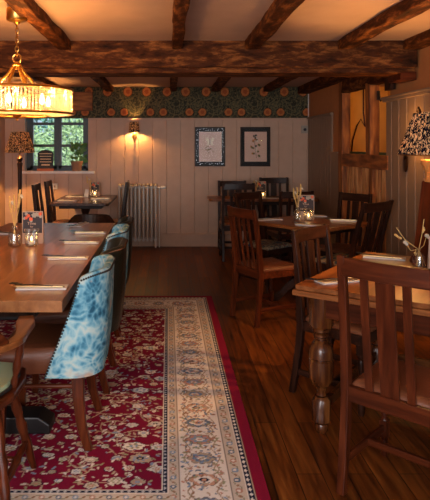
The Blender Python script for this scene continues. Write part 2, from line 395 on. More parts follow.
# ---------------- wallpaper frieze (painted grid)
def grid_paint(name, xs, ys, col, place, mat, thick):
    nx, ny = len(xs), len(ys)
    X, Y = np.meshgrid(xs, ys)
    pts = place(X.ravel(), Y.ravel(), np.zeros(nx*ny))
    idx = np.arange(nx*ny).reshape(ny, nx)
    q = np.stack([idx[:-1,:-1], idx[:-1,1:], idx[1:,1:], idx[1:,:-1]], -1).reshape(-1,4)
    per = list(idx[0,:]) + list(idx[1:,-1]) + list(idx[-1,-2::-1]) + list(idx[-2:0:-1,0]); per = np.array(per)
    low = place(X.ravel()[per], Y.ravel()[per], np.full(len(per), thick))
    allp = np.vstack([pts, low]); n0 = nx*ny; m = len(per); k = np.arange(m); k2 = (k+1) % m
    side = np.stack([per[k2], per[k], n0+k, n0+k2], -1)
    faces = np.vstack([q, side])
    me = bpy.data.meshes.new(name); me.from_pydata(allp.tolist(), [], faces.tolist())
    ca = me.color_attributes.new('pattern', 'FLOAT_COLOR', 'POINT')
    c = np.ones((len(allp), 4), np.float32); c[:n0,:3] = col.reshape(-1,3); c[n0:,:3] = col.reshape(-1,3)[per]
    ca.data.foreach_set('color', c.ravel()); me.materials.append(mat); me.update()
    o = bpy.data.objects.new(name, me); C.objects.link(o); return o
def lin(*c): return np.array(srgb(*c)[:3], np.float32)
xs = np.linspace(XL, XR, 500); ys = np.linspace(PZ, ZC, 56)
X, Y = np.meshgrid(xs, ys); col = np.zeros(X.shape+(3,), np.float32); col[:] = lin(48,45,34)
P = .573; u = (X+.165+P/2) % P - P/2; cell = np.floor((X+.165+P/2)/P)
for k, (cx, cy, r) in enumerate([(.10,1.975,.16),(-.10,1.975,.16),(.2865,2.1,.17),(-.2865,2.1,.17),(0,2.2,.15),(.15,2.26,.12),(-.15,2.26,.12),(0,2.05,.08)]):
    d = np.hypot(u-cx, Y-cy)
    for rr in (r, r*.62, r*.3): col[np.abs(d-rr) < .0075] = lin(96,86,60)
    col[np.abs(d-r*.8) < .004] = lin(70,70,54)
rng = np.random.RandomState(3)
for _ in range(900):
    cx, cy = rng.uniform(-P/2, P/2), rng.uniform(PZ, ZC); a = rng.uniform(0, PI); s_ = rng.uniform(.006,.014)
    du = (u-cx); dy = Y-cy; p = du*math.cos(a)+dy*math.sin(a); q = -du*math.sin(a)+dy*math.cos(a)
    col[(p/s_)**2+(q/(s_*.45))**2 < 1] = [lin(84,78,56), lin(56,60,48), lin(32,36,32), lin(108,94,64)][rng.randint(4)]
for cx, cy, rx, ry in [(.095,1.965,.056,.056),(-.095,1.965,.056,.056),(.15,2.265,.062,.066),(-.15,2.265,.062,.066)]:
    e = ((u-cx)/rx)**2+((Y-cy)/ry)**2
    col[e < 1.35] = lin(44,36,24); col[e < 1] = lin(168,96,50)
    col[(e < .8) & (np.sin((u-cx)*260)*np.sin((Y-cy)*190+1) > .35)] = lin(192,124,74)
    col[(e < .25)] = lin(148,76,42)
fr = grid_paint('trim_frieze_wallpaper', xs, ys, col, lambda a, b, t: np.stack([a, YB-.002+t*1, b], -1), attrmat('frieze wallpaper', .8), .03)
fr['kind'] = 'structure'
struct('trim_lintel', MB().hewn(-2.25, YB-.06, 1.985, -1.10, YB+.02, 2.26, .005, .1, 60), timber_lt['x'], bevel=.006)

# ---------------- window
wy = YB+.12
wf = struct('window_1', MB().box(WX0+.0, wy, WZ0, WX0+.06, wy+.06, WZ1).box(WX1-.05, wy, WZ0, WX1, wy+.06, WZ1).box(WX0, wy, WZ0, WX1, wy+.06, WZ0+.05).box(WX0, wy, WZ1-.05, WX1, wy+.06, WZ1), slate, bevel=.004)
cas = [(-2.045, -1.645), (-1.625, -1.215)]
for a, b in cas:
    f = MB().box(a, wy-.015, WZ0+.03, a+.045, wy+.045, WZ1-.03).box(b-.045, wy-.015, WZ0+.03, b, wy+.045, WZ1-.03)
    f.box(a, wy-.015, WZ0+.03, b, wy+.045, WZ0+.08).box(a, wy-.015, WZ1-.07, b, wy+.045, WZ1-.03)
    for z in (1.475, 1.80): f.box(a+.04, wy-.01, z-.020, b-.04, wy+.04, z+.020)
    o = struct('casement', f, slate, wf, bevel=.003)
    struct('pane', MB().box(a+.04, wy+.012, WZ0+.07, b-.04, wy+.016, WZ1-.06), pane_glass, o)
struct('mullion', MB().box(-1.65, wy-.01, WZ0, -1.62, wy+.06, WZ1), slate, wf)
struct('window_stay', MB().tube([(-1.60,wy-.03,1.165),(-1.45,wy-.035,1.17),(-1.30,wy-.03,1.165)], .006, 8), iron, wf)
struct('trim_window_sill', MB().box(-2.16, YB-.09, WZ0-.03, -1.07, YB-.0, WZ0+.003).box(WX0, YB-.0, WZ0-.0, WX1, wy, WZ0+.003), white_paint, bevel=.006)

# outside: shrubs and lawn
def leaves(n, c, r, size, sc=(1,1,1)):
    mb = MB()
    for _ in range(n):
        v = Vector((random.gauss(0,1), random.gauss(0,1), random.gauss(0,1))).normalized()*r*random.uniform(.55,1)
        p = Vector(c)+Vector((v[0]*sc[0], v[1]*sc[1], v[2]*sc[2]))
        a = Vector((random.gauss(0,1), random.gauss(0,1), random.gauss(0,1))).normalized(); b = a.orthogonal().normalized(); s_ = size*random.uniform(.6,1.4)
        q = [p-a*s_, p+b*s_*.45, p+a*s_, p-b*s_*.45]
        mb.bm.faces.new([mb.bm.verts.new(t) for t in q])
    return mb
g1 = plain('shrub leaf light', srgb(160,190,140), .5, bscale=3); g2 = plain('shrub leaf blue green', srgb(110,165,155), .5, bscale=3); g3 = plain('shrub leaf deep', srgb(56,96,70), .5, bscale=3)
for nm, lab, c, r, m_, sc, sz in [('shrub','yellow green leafy shrub outside the right casement', (-1.7,11.2,1.3), .8, g1, (1,.7,1.1), .035),
    ('shrub','light green leafy shrub outside the left casement', (-3.0,11.9,1.1), .9, g1, (1,.7,1.0), .035),
    ('tree','blue green tree crown filling the top of the window', (-2.6,17.0,3.4), 2.6, g2, (1.5,.6,1), .08),
    ('hedge','deep green hedge behind the shrubs outside the window', (-2.5,13.2,1.2), 1.9, g3, (1.8,.4,.9), .05)]:
    t = thing(nm, lab, nm, (c[0], c[1], 0))
    lc = (0,0,c[2]); obj('foliage', leaves(5000, lc, r, sz, sc), m_, t)
    obj('trunk', MB().tube([(0,0,0),(.05,0,c[2]*.6),(0,0,c[2]+.2)], [.06,.05,.03], 8), oak_mid['z'], t)
struct('garden_lawn', MB().box(-9, YB+.3, -.1, 5, 20, -.02), plain('lawn', srgb(90,130,60), .9))

# ------------------------------------------------------------------ rug
RX0, RX1, RY0, RY1 = -2.28, .425, 2.01, 5.65
xs = np.concatenate([np.arange(RX0, -1.2, .012), np.arange(-1.2, RX1, .0050), [RX1]])
ys = np.concatenate([np.arange(RY0, 4.0, .0055), np.arange(4.0, RY1, .0085), [RY1]])
X, Y = np.meshgrid(xs, ys); ny, nx = X.shape
D = np.minimum(np.minimum(X-RX0, RX1-X), np.minimum(Y-RY0, RY1-Y))
horiz = np.minimum(Y-RY0, RY1-Y) < np.minimum(X-RX0, RX1-X)
T = np.where(horiz, X, Y)
crim, cream, tan, navy, blue, peach, sage = lin(120,18,48), lin(224,212,200), lin(178,156,132), lin(26,30,54), lin(130,146,168), lin(188,134,114), lin(150,146,112)
col = np.zeros(X.shape+(3,), np.float32); col[:] = crim
def reg(cx, cy, r):
    i0, i1 = np.searchsorted(xs, [cx-r, cx+r]); j0, j1 = np.searchsorted(ys, [cy-r, cy+r]); return slice(j0, j1), slice(i0, i1)
field = D > .45
rng = np.random.RandomState(11)
def blob(cx, cy, rx, ry, a, c, mask=field):
    sl = reg(cx, cy, max(rx, ry)*1.1); x, y = X[sl]-cx, Y[sl]-cy
    p = x*math.cos(a)+y*math.sin(a); q = -x*math.sin(a)+y*math.cos(a)
    sub = col[sl]; sub[((p/rx)**2+(q/ry)**2 < 1) & mask[sl]] = c
def rosette(cx, cy, r, n, c1, c2, c3, a0=0, sq=.8):
    sl = reg(cx, cy, r*1.4); x, y = X[sl]-cx, (Y[sl]-cy)/sq
    d = np.hypot(x, y); th = np.arctan2(y, x)+a0; sub = col[sl]; mk = field[sl]
    edge = r*(.80+.20*np.abs(np.cos(n*th/2)))
    sub[(d < edge+.006) & mk] = navy*.7+crim*.3
    sub[(d < edge) & mk] = c1
    sub[(d < edge*.68) & mk & (np.cos(n*th) > -.3)] = c2
    sub[(d < r*.34) & mk] = c3
    sub[(d < r*.16) & mk] = c1
# curling vines: wandering polylines stamped with small discs and leaves
for _ in range(230):
    x, y = rng.uniform(RX0+.4, RX1-.4), rng.uniform(RY0+.4, RY1-.4); a = rng.uniform(0, 2*PI); k = rng.uniform(-16, 16)
    for s_ in range(34):
        blob(x, y, .0042, .0042, 0, tan); x += .008*math.cos(a); y += .008*math.sin(a); a += k*.008
        if s_ % 9 == 4: blob(x+.014*math.cos(a+1.2), y+.014*math.sin(a+1.2), .014, .0055, a+1.2+.3, [cream, tan, sage, peach][rng.randint(4)])
    blob(x, y, .013, .010, a, cream); blob(x, y, .005, .005, a, peach)
pts = []
for j in range(32):
    for i in range(22):
        x = RX0+.45+ (i+.5*(j%2)+.35)*.120+rng.uniform(-.026,.026); y = RY0+.45+(j+.5)*.104+rng.uniform(-.024,.024)
        k = rng.randint(7); r = rng.uniform(.022,.036) if k > 1 else rng.uniform(.042,.058)
        if (i+j) % 2: r *= .75
        c1 = [cream, cream, tan*.5+cream*.5, cream*.8+blue*.2, tan][rng.randint(5)]
        c2 = [blue, peach, tan, sage, blue*.6+cream*.4][rng.randint(5)]; c3 = [peach, navy, crim, blue, cream][rng.randint(5)]
        rosette(x, y, r, rng.randint(5, 9), c1, c2, c3, rng.uniform(0, 6), rng.uniform(.65, .95))
for _ in range(3000):
    x, y = rng.uniform(RX0+.45, RX1-.45), rng.uniform(RY0+.45, RY1-.45); a = rng.uniform(0, PI); s_ = rng.uniform(.008,.017)
    blob(x, y, s_, s_*.42, a, [cream, tan, cream*.6+tan*.4, blue, sage][rng.randint(5)])
# borders
def band(a, b, c): col[(D >= a) & (D < b)] = c
band(0, .058, lin(128,20,48)); band(.058, .064, tan); band(.064, .088, navy); band(.088, .094, cream); band(.094, .152, tan*.6+cream*.4); band(.152, .160, navy*.6+tan*.4)
band(.160, .374, cream); band(.374, .380, navy*.5+tan*.5); band(.380, .425, tan*.6+cream*.4); band(.425, .430, cream); band(.430, .448, navy); band(.448, .452, cream)
m = (D > .064) & (D < .088) & (np.abs((T % .036)/.036-.5)*.024+np.abs(D-.076) < .009); col[m] = cream
m = (D > .430) & (D < .448) & (np.abs((T % .030)/.030-.5)*.02+np.abs(D-.439) < .007); col[m] = blue*.5+cream*.5
def guard(dc, hw, per):
    t = (T % per)-per/2; d = D-dc
    r = np.hypot(t, d); k = np.floor(T/per).astype(int) % 3
    col[np.abs(d-hw*.55*np.sin(T*2*PI/per/1.0)) < .0028] = navy*.35+sage*.65
    for q, c in enumerate([blue, peach*.9, navy*.5+blue*.5]): col[(r < hw*.62) & (k == q)] = c
    col[(r < hw*.3)] = cream
    t2 = ((T+per/2) % per)-per/2; col[(np.abs(t2)/.9+np.abs(d)*1.3 < hw*.45)] = lin(150,110,84)
guard(.123, .027, .078); guard(.402, .022, .07)
# main border: palmettes with arched vines, filler leaves
per = .175; t = (T % per)-per/2; k = np.floor(T/per).astype(int) % 4; d = D-.267
arc = .072*np.cos(T*PI/per)
col[np.abs(np.abs(d)-(.085-.035*np.abs(t)/(per/2))) < .0032] = lin(160,134,108)
col[(np.abs(d-arc) < .0035)] = lin(140,120,90)
th = np.arctan2(d, t); r = np.hypot(t/1.0, d/1.35)
e = .048*(.82+.18*np.abs(np.cos(4*th)))
for q, (a, b, c) in enumerate([(peach, blue, cream), (navy*.4+blue*.6, cream, peach), (lin(196,146,120), cream, navy), (tan, blue*.7+navy*.3, cream)]):
    s_ = (k == q); col[(r < e+.004) & s_] = navy*.6+tan*.4; col[(r < e) & s_] = a; col[(r < e*.7) & s_] = b; col[(r < e*.36) & s_] = c; col[(r < e*.18) & s_] = a
bm_ = (D > .165) & (D < .37)
rng = np.random.RandomState(5)
for _ in range(2600):
    s0 = rng.uniform(0,1)
    dd = rng.uniform(.172,.364)
    if s0 < .55: x, y = RX1-dd, rng.uniform(RY0+.2, RY1-.2)
    elif s0 < .75: x, y = rng.uniform(RX0+.2, RX1-.2), RY1-dd
    else: x, y = rng.uniform(RX0+.2, RX1-.2), RY0+dd
    sz = rng.uniform(.006,.013); blob(x, y, sz, sz*.5, rng.uniform(0,PI), [blue, peach, tan, lin(150,110,84), navy*.5+blue*.5, sage][rng.randint(6)], bm_ & (r > e) if False else bm_)
# weave mottling of the dye (the pile itself)
col *= (1+.10*(rng.rand(*X.shape)-.5))[...,None]
rug = grid_paint('patterned_rug', xs, ys, col, lambda a, b, t: np.stack([a, b, .010-t], -1), attrmat('rug pile', .95, .5, .1), .009)
tag(rug, 'large crimson floral rug with a wide cream border on the dark floorboards', 'rug')
RZ = .010

# ------------------------------------------------------------------ furniture makers
def dining_chair(name, label, loc, deg, wd, seat, w=.42, h=.97, rake=.07, slats='nwn', kick=.06, group=None, dep=.40, turned=True):
    t = thing(name, label, 'chair', (loc[0], loc[1], 0), math.radians(deg), group)
    yb = -dep/2; a = w/2-.019
    for s in (-1, 1):
        pts = [(s*a, yb-kick, 0), (s*a, yb-kick*.55, .14), (s*a, yb-kick*.15, .30), (s*a, yb, .42), (s*a, yb-rake*.22, .62), (s*a, yb-rake*.6, .82), (s*a, yb-rake, h)]
        obj('back_post', MB().sweep(pts, .036, [.034,.038,.042,.044,.038,.032,.026]), wd['z'], t, bevel=.004)
    yt = lambda z: yb-rake*max(0, (z-.42)/(h-.42))
    n = 8; R = MB()
    prev = []
    pts = [(-a+2*a*i/n, yt(h-.05)-.018*math.sin(PI*i/n), h-.046+.001*math.sin(PI*i/n)) for i in range(n+1)]
    obj('top_rail', R.sweep(pts, .024, .078, 'x'), wd['x'], t, bevel=.004)
    inner = 2*a-.036
    if slats == 'nwn': sl = [(-.5+.155/1+.09, .034), (0, .078), (.5-.155-.09, .034)]
    elif slats == 'five': sl = [(q, .026) for q in (-.36,-.18,0,.18,.36)]
    else: sl = [(q, .028) for q in (-.33,-.11,.11,.33)]
    for q, sw in sl:
        x = q*inner; z1 = h-.085
        pts = [(x, yb+.0, .44), (x, yt(.60)-.006, .60), (x, yt(.75)-.012, .75), (x, yt(z1)-.014, z1)]
        obj('back_slat', MB().sweep(pts, sw*w/.42, .012), wd['z'], t, bevel=.002)
    fw = w/2+.005; yf = dep/2
    obj('seat_frame', MB().quadbox([(-a,yb-.015,.385),(a,yb-.015,.385),(a,yb+.012,.385),(-a,yb+.012,.385),(-a,yb-.015,.45),(a,yb-.015,.45),(a,yb+.012,.45),(-a,yb+.012,.45)])
        .quadbox([(-fw,yf-.022,.385),(fw,yf-.022,.385),(fw,yf,.385),(-fw,yf,.385),(-fw,yf-.022,.44),(fw,yf-.022,.44),(fw,yf,.44),(-fw,yf,.44)])
        .quadbox([(-a-.012,yb,.385),(-a+.012,yb,.385),(-fw+.022,yf-.02,.385),(-fw,yf-.02,.385),(-a-.012,yb,.44),(-a+.012,yb,.44),(-fw+.022,yf-.02,.44),(-fw,yf-.02,.44)])
        .quadbox([(a-.012,yb,.385),(a+.012,yb,.385),(fw,yf-.02,.385),(fw-.022,yf-.02,.385),(a-.012,yb,.44),(a+.012,yb,.44),(fw,yf-.02,.44),(fw-.022,yf-.02,.44)]), wd['x'], t, bevel=.003)
    P0 = [(-a+.014,yb+.014),(a-.014,yb+.014),(fw-.006,yf-.004),(-fw+.006,yf-.004)]
    sm = MB(); rings = []
    for z, s_ in ((.425,.97),(.445,1.0),(.462,.98),(.474,.88),(.480,.6)):
        rings.append([sm.bm.verts.new((x*s_, y*s_, z)) for x, y in P0])
    for i in range(4):
        for k in range(4): sm.bm.faces.new([rings[i][k], rings[i][(k+1)%4], rings[i+1][(k+1)%4], rings[i+1][k]])
    sm.bm.faces.new(rings[0][::-1]); sm.bm.faces.new(rings[-1])
    obj('seat', sm, seat, t, bevel=.012, smooth=True, seg=3)
    for s in (-1, 1):
        if turned:
            L_ = MB().box(s*(fw-.022)-.02, yf-.042, .33, s*(fw-.022)+.02, yf-.002, .44).box(s*(fw-.022)-.018, yf-.040, .09, s*(fw-.022)+.018, yf-.004, .17)
            L_.lathe([(.014,0),(.019,.02),(.02,.05),(.015,.07),(.019,.09)], (s*(fw-.022), yf-.022, 0), 14)
            L_.lathe([(.019,.17),(.013,.185),(.017,.20),(.013,.21),(.017,.25),(.021,.29),(.014,.305),(.020,.315),(.019,.33)], (s*(fw-.022), yf-.022, 0), 14)
        else: L_ = MB().sweep([(s*(fw-.02), yf-.02, 0), (s*(fw-.02), yf-.02, .44)], [.03,.04], [.03,.04])
        obj('leg', L_, wd['z'], t, smooth=True)
        obj('stretcher', MB().quadbox([(s*a-.008,yb-kick*.5,.115),(s*a+.008,yb-kick*.5,.115),(s*(fw-.02)+.008,yf-.03,.115),(s*(fw-.02)-.008,yf-.03,.115),
                                        (s*a-.008,yb-kick*.5,.15),(s*a+.008,yb-kick*.5,.15),(s*(fw-.02)+.008,yf-.03,.15),(s*(fw-.02)-.008,yf-.03,.15)]), wd['y'], t, bevel=.003)
    obj('stretcher', MB().box(-a, -.01, .118, a, .012, .148), wd['x'], t, bevel=.003)
    return t

# --- the three chairs by the near right table, then those round the square one and the far ones
dining_chair('dining_chair', 'large brown wooden slat-back chair in the right foreground with tan leather seat', (1.042,2.495), -44.5, oak_mid, leather_br, h=1.008, rake=.045, kick=.045)
dining_chair('dining_chair', 'dark slat-back chair tucked against the left edge of the near right table', (1.06,3.42), -135, oak_dark, leather_br, w=.41, h=.97, rake=.05)
dining_chair('dining_chair', 'red brown narrow-slatted chair with leather seat facing the square table from the left', (.85,4.97), -63, oak_red, leather_br, w=.40, h=.955, rake=.07, slats='four', kick=.04)
dining_chair('dining_chair', 'dark chair with floral cushion on the far left side of the square table', (1.02,6.0), -142, oak_dark, floral, w=.40, h=.98)
dining_chair('dining_chair', 'upright dark chair right in front of the old oak boards at the square table', (1.715,5.77), 128, oak_blk, leather_br, w=.385, h=.99, kick=.03, rake=.05)
dining_chair('dining_chair', 'dark chair leaning well back between the square table and the near right table', (1.57,5.17), 38, oak_dark, floral, w=.44, h=1.0, rake=.14)
dining_chair('dining_chair', 'left one of two chairs standing against the back wall behind the far table', (.916,8.06), 180, oak_dark, leather_br, w=.41, h=.975, rake=.05)
dining_chair('dining_chair', 'right one of two chairs against the back wall, below the floral print', (1.515,8.06), 180, oak_blk, leather_br, w=.42, h=1.02, rake=.05)
dining_chair('dining_chair', 'dark chair with its back to the room under the left end of the far table', (.895,7.62), 0, oak_blk, leather_br, w=.42, h=1.0, rake=.06)
dining_chair('dining_chair', 'dark chair with highlit top rail standing between the far table and the square table', (1.45,6.95), 8, oak_dark, leather_br, w=.41, h=.95, rake=.06)
dining_chair('dining_chair', 'nearer of two dark chairs between the floor lamp and the window table', (-1.38,7.2), -90, oak_dark, leather_br, w=.40, h=1.0, rake=.06)
dining_chair('dining_chair', 'farther of two dark chairs on the left side of the window table', (-1.34,7.72), -90, oak_dark, leather_br, w=.40, h=1.01, rake=.06)
dining_chair('dining_chair', 'dark slim-backed chair standing in front of the white radiator', (-.80,7.75), 90, oak_blk, leather_br, w=.40, h=1.0, rake=.06, kick=.08)

# --- tub chairs
def tub_chair(name, label, loc, deg, cloth, h=.855, seatm=None, group=None):
    t = thing(name, label, 'chair', (loc[0], loc[1], RZ), math.radians(deg), group)
    hw, yb, rc, th = .262, -.27, .15, .038
    path = []
    L0 = hw-rc; A = rc*PI/2; L1 = .285-rc; S = L0+A+L1; n = 44
    def at(s):
        sg = 1 if s >= 0 else -1; s = abs(s)
        if s < L0: p = (s, yb); nn = (0,-1)
        elif s < L0+A:
            q = (s-L0)/rc; p = (L0+rc*math.sin(q), yb+rc-rc*math.cos(q)); nn = (math.sin(q), -math.cos(q))
        else: p = (hw, yb+rc+s-L0-A); nn = (1, 0)
        return (sg*p[0], p[1]), (sg*nn[0], nn[1])
    zb = .355
    def top(y):
        d = y-yb
        if d < .13: return h-.03*(d/.13)**2
        k = min(1, (d-.13)/.155)**.85; return (h-.03)*(1-k)+zb*k
    mb = MB(); G = []; rows = 12; rim = []
    for i in range(-n, n+1):
        s = S*i/n; (x, y), (nx_, ny_) = at(s); zt = max(top(y), zb+.004); colv = []
        def pt(off, z):
            f = min(1, max(0, (z-zb)/.22)); tp = .93+.07*math.sin(f*PI/2); ln = -.014*max(0, z-.45)/.4
            return ((x-nx_*off)*tp, (y-ny_*off)*tp+(.0 if y > 0 else ln), z)
        for k in range(rows+1): colv.append(pt(0, zb+(zt-zb)*k/rows))
        colv.append(pt(th*.25, zt+.009)); colv.append(pt(th*.75, zt+.009)); colv.append(pt(th, zt))
        for k in range(1, rows+1): colv.append(pt(th, zt+(zb-zt)*k/rows))
        rim.append(pt(-.003, zt-.004)); G.append([mb.bm.verts.new(p) for p in colv])
    m = len(G[0])
    for i in range(len(G)-1):
        for k in range(m): mb.bm.faces.new([G[i][k], G[i+1][k], G[i+1][(k+1)%m], G[i][(k+1)%m]])
    mb.bm.faces.new(G[0][::-1]); mb.bm.faces.new(G[-1])
    obj('backrest', mb, cloth, t, smooth=True)
    nb = MB(); acc = 0; last = None
    for a, b in zip(rim, rim[1:]):
        a, b = Vector(a), Vector(b); L = (b-a).length; q = max(1, int(L/.012))
        for i in range(q): bmesh.ops.create_icosphere(nb.bm, subdivisions=1, radius=.0060, matrix=Matrix.Translation(a.lerp(b, i/q)))
    obj('nailhead_trim', nb, bronze if cloth is leather_gr else black_trim, t, smooth=True)
    s_ = MB(); rings = []
    ol = [(-.16,-.205),(.16,-.205),(.200,-.05),(.232,.235),(.21,.262),(-.21,.262),(-.232,.235),(-.200,-.05)]
    for z, k in ((.36,.96),(.375,1),(.44,1.0),(.465,.975),(.482,.90),(.487,.6)):
        rings.append([s_.bm.verts.new((x*k, y*k, z)) for x, y in ol])
    for i in range(5):
        for k in range(8): s_.bm.faces.new([rings[i][k], rings[i][(k+1)%8], rings[i+1][(k+1)%8], rings[i+1][k]])
    s_.bm.faces.new(rings[0][::-1]); s_.bm.faces.new(rings[-1])
    obj('seat', s_, seatm or leather_br, t, smooth=True)
    wd = oak_red
    for s in (-1, 1):
        obj('leg', MB().sweep([(s*.19,-.135,.37),(s*.20,-.14,.25),(s*.205,-.155,.12),(s*.212,-.19,0)], [.05,.046,.04,.034], [.062,.052,.044,.038]), wd['z'], t, bevel=.004)
        obj('leg', MB().sweep([(s*.20,.225,.37),(s*.205,.235,0)], [.046,.032], [.046,.032]), wd['z'], t, bevel=.004)
        obj('stretcher', MB().tube([(s*.195,-.14,.30),(s*.2,.23,.30)], .011, 10), wd['y'], t, smooth=True)
    return t
tub_chair('tub_chair', 'blue landscape tapestry tub chair in the left foreground, nearest of the row', (-.572,3.0), 90, blue_cloth)
tub_chair('tub_chair', 'dark green leather tub chair directly behind the nearest blue tapestry chair', (-.55,3.64), 90, leather_gr, h=.85)
tub_chair('tub_chair', 'farther tapestry tub chair, between the two dark leather tub chairs', (-.575,4.24), 90, blue_cloth, h=.86)
tub_chair('tub_chair', 'dark green leather tub chair farthest along the row, nearest the radiator', (-.58,4.80), 90, leather_gr, h=.85)

# --- bow-back armchairs
def bow_chair(label, loc, deg, z, wd=oak_red, ar=None, ch_=.115):
    t = thing('captains_armchair', label, 'chair', (loc[0], loc[1], z), math.radians(deg))
    ol = [(-.20,-.21),(-.08,-.235),(.08,-.235),(.20,-.21),(.245,-.08),(.25,.08),(.225,.2),(.08,.225),(-.08,.225),(-.225,.2),(-.25,.08),(-.245,-.08)]
    obj('seat', MB().prism(ol, .415, .452), wd['y'], t, bevel=.010)
    obj('seat_pad', MB().prism([(x*.87, y*.87) for x, y in ol], .4525, .482), pad_green, t, bevel=.010, seg=3)
    pc = MB(); q = [(x*.89, y*.89, .462) for x, y in ol]
    obj('pad_braid', pc.tube(q+[q[0], q[1]], .007, 8), black_trim, t, smooth=True)
    arc = []; n = 22
    for i in range(n+1):
        a = PI*(i/n); arc.append((.262*math.cos(a), -.06-.215*math.sin(a)))
    arc = [(.222,.212),(.240,.12),(.254,.02)]+arc+[(-.254,.02),(-.240,.12),(-.222,.212)]
    m = len(arc); wid = [.066,.084,.056]+[.05]*(n+1)+[.056,.084,.066]
    am = MB(); ring = []
    for i, (x, y) in enumerate(arc):
        a = arc[max(0,i-1)]; b = arc[min(m-1,i+1)]; tx, ty = b[0]-a[0], b[1]-a[1]; L = math.hypot(tx, ty); nx_, ny_ = -ty/L, tx/L; w = wid[i]/2
        ring.append([am.bm.verts.new((x+nx_*w*sx, y+ny_*w*sx, .655+zz)) for sx, zz in ((-1,0),(1,0),(1,.028),(-1,.028))])
    for i in range(m-1):
        for k in range(4): am.bm.faces.new([ring[i][k], ring[i][(k+1)%4], ring[i+1][(k+1)%4], ring[i+1][k]])
    am.bm.faces.new(ring[0][::-1]); am.bm.faces.new(ring[-1])
    obj('arm_bow', am, (ar or wd)['y'], t, bevel=.006)
    cr = MB(); ring = []; N_ = 16
    for i in range(N_+1):
        a = PI*(.14+.72*i/N_); x, y = .262*math.cos(a), -.06-.225*math.sin(a); hh = .012+ch_*min(1, math.sin(PI*i/N_)*1.7)
        ring.append([cr.bm.verts.new((x*k, (y+.06)*k-.06-.02*(zz/.13), .68+zz)) for k, zz in ((.95,0),(1.05,0),(1.05,hh),(.97,hh))])
    for i in range(N_):
        for k in range(4): cr.bm.faces.new([ring[i][k], ring[i][(k+1)%4], ring[i+1][(k+1)%4], ring[i+1][k]])
    cr.bm.faces.new(ring[0][::-1]); cr.bm.faces.new(ring[-1])
    obj('crest_rail', cr, wd['x'], t, bevel=.006)
    for x, y in [(.238,.10),(-.238,.10),(.262,-.03),(-.262,-.03),(.20,-.20),(-.20,-.20),(.075,-.262),(-.075,-.262)]:
        bx, by = x*.86, y*.86
        prof = [.012,.016,.010,.017,.019,.012,.017,.011,.013]
        obj('spindle', MB().tube([(bx+(x-bx)*i/8, by+(y-by)*i/8, .45+.207*i/8) for i in range(9)], prof, 12), wd['z'], t, smooth=True)
    lr = [.013,.016,.019,.022,.018,.024,.017,.023,.020,.018,.016]
    for sx, sy in ((1,1),(-1,1),(1,-1),(-1,-1)):
        p0 = Vector((sx*.262, sy*(.185 if sy > 0 else .235), 0)); p1 = Vector((sx*.175, sy*.10, .42))
        obj('leg', MB().tube([p0.lerp(p1, i/10) for i in range(11)], lr, 12), wd['z'], t, smooth=True)
    for sx in (1, -1):
        obj('stretcher', MB().tube([(sx*.235, .155-.34*i/8, .135) for i in range(9)], [.010,.013,.018,.014,.020,.014,.018,.013,.010], 12), wd['y'], t, smooth=True)
    obj('stretcher', MB().tube([(-.245+.49*i/8, 0, .137) for i in range(9)], [.010,.013,.018,.014,.020,.014,.018,.013,.010], 12), wd['x'], t, smooth=True)
    return t
bow_chair('turned-leg armchair with sage green pad at the near end of the long table', (-.872,2.45), 0, RZ, ar=top_oak)
bow_chair('low bow-backed armchair at the far end of the long table', (-.77,5.62), 180, 0, wd=oak_dark, ch_=.085)

# --- tables
# long table
tx0, tx1, ty0, ty1 = -1.47, -.485, 2.66, 5.35
lt = thing('long_dining_table', 'long red brown oak dining table on the left half of the rug', 'table', ((tx0+tx1)/2, (ty0+ty1)/2, RZ))
hx, hy = (tx1-tx0)/2, (ty1-ty0)/2
for k in range(5):
    a = -hx+2*hx*k/5
    obj('tabletop_plank', MB().box(a+.0002, -hy, .697, a+2*hx/5-.0002, hy, .75), top_red['y'], lt, bevel=.0008)
obj('under_frame', MB().box(-.30,-1.15,.62,.30,-1.10,.697).box(-.30,1.10,.62,.30,1.15,.697).box(-.33,-1.15,.62,-.29,1.15,.697).box(.29,-1.15,.62,.33,1.15,.697), oak_blk['y'], lt)
for y in (-1.0, 1.0):
    obj('pedestal_column', MB().box(-.07, y-.07, .10, .07, y+.07, .62).box(-.28, y-.05, .57, .28, y+.05, .64), iron, lt, bevel=.008)
    p = [(-.38,0),(.38,0),(.38,.045),(.32,.085),(-.32,.085),(-.38,.045)]
    obj('pedestal_foot', MB().slab(p, (0, y+.07, 0), (1,0,0), (0,0,1), .14), iron, lt, bevel=.008)
obj('pedestal_rail', MB().box(-.04,-1.0,.13,.04,1.0,.20), iron, lt, bevel=.005)
# near right draw-leaf table, leg by leg
ang = math.radians(-36)
nt_ = thing('draw_leaf_table', 'golden oak draw-leaf table with bulbous turned legs in the right foreground', 'table', (.650,2.965,0), ang)
TW, TL = .81, 1.15
obj('tabletop', MB().box(0,0,.737, TW,TL,.762), top_oak['y'], nt_, bevel=.004)
obj('end_leaf', MB().box(-.012,-.012,.709, TW+.012,.30,.7365), top_oak['x'], nt_, bevel=.004)
obj('end_leaf', MB().box(-.012,TL-.30,.709, TW+.012,TL+.012,.7365), top_oak['x'], nt_, bevel=.004)
obj('side_lipping', MB().box(-.010,.302,.709,.05,TL-.302,.7365).box(TW-.05,.302,.709,TW+.01,TL-.302,.7365), top_oak['y'], nt_)
obj('apron', MB().box(.07,.055,.60,TW-.07,.08,.709).box(.07,TL-.08,.60,TW-.07,TL-.055,.709).box(.055,.07,.60,.08,TL-.07,.709).box(TW-.08,.07,.60,TW-.055,TL-.07,.709), oak_mid['x'], nt_, bevel=.003)
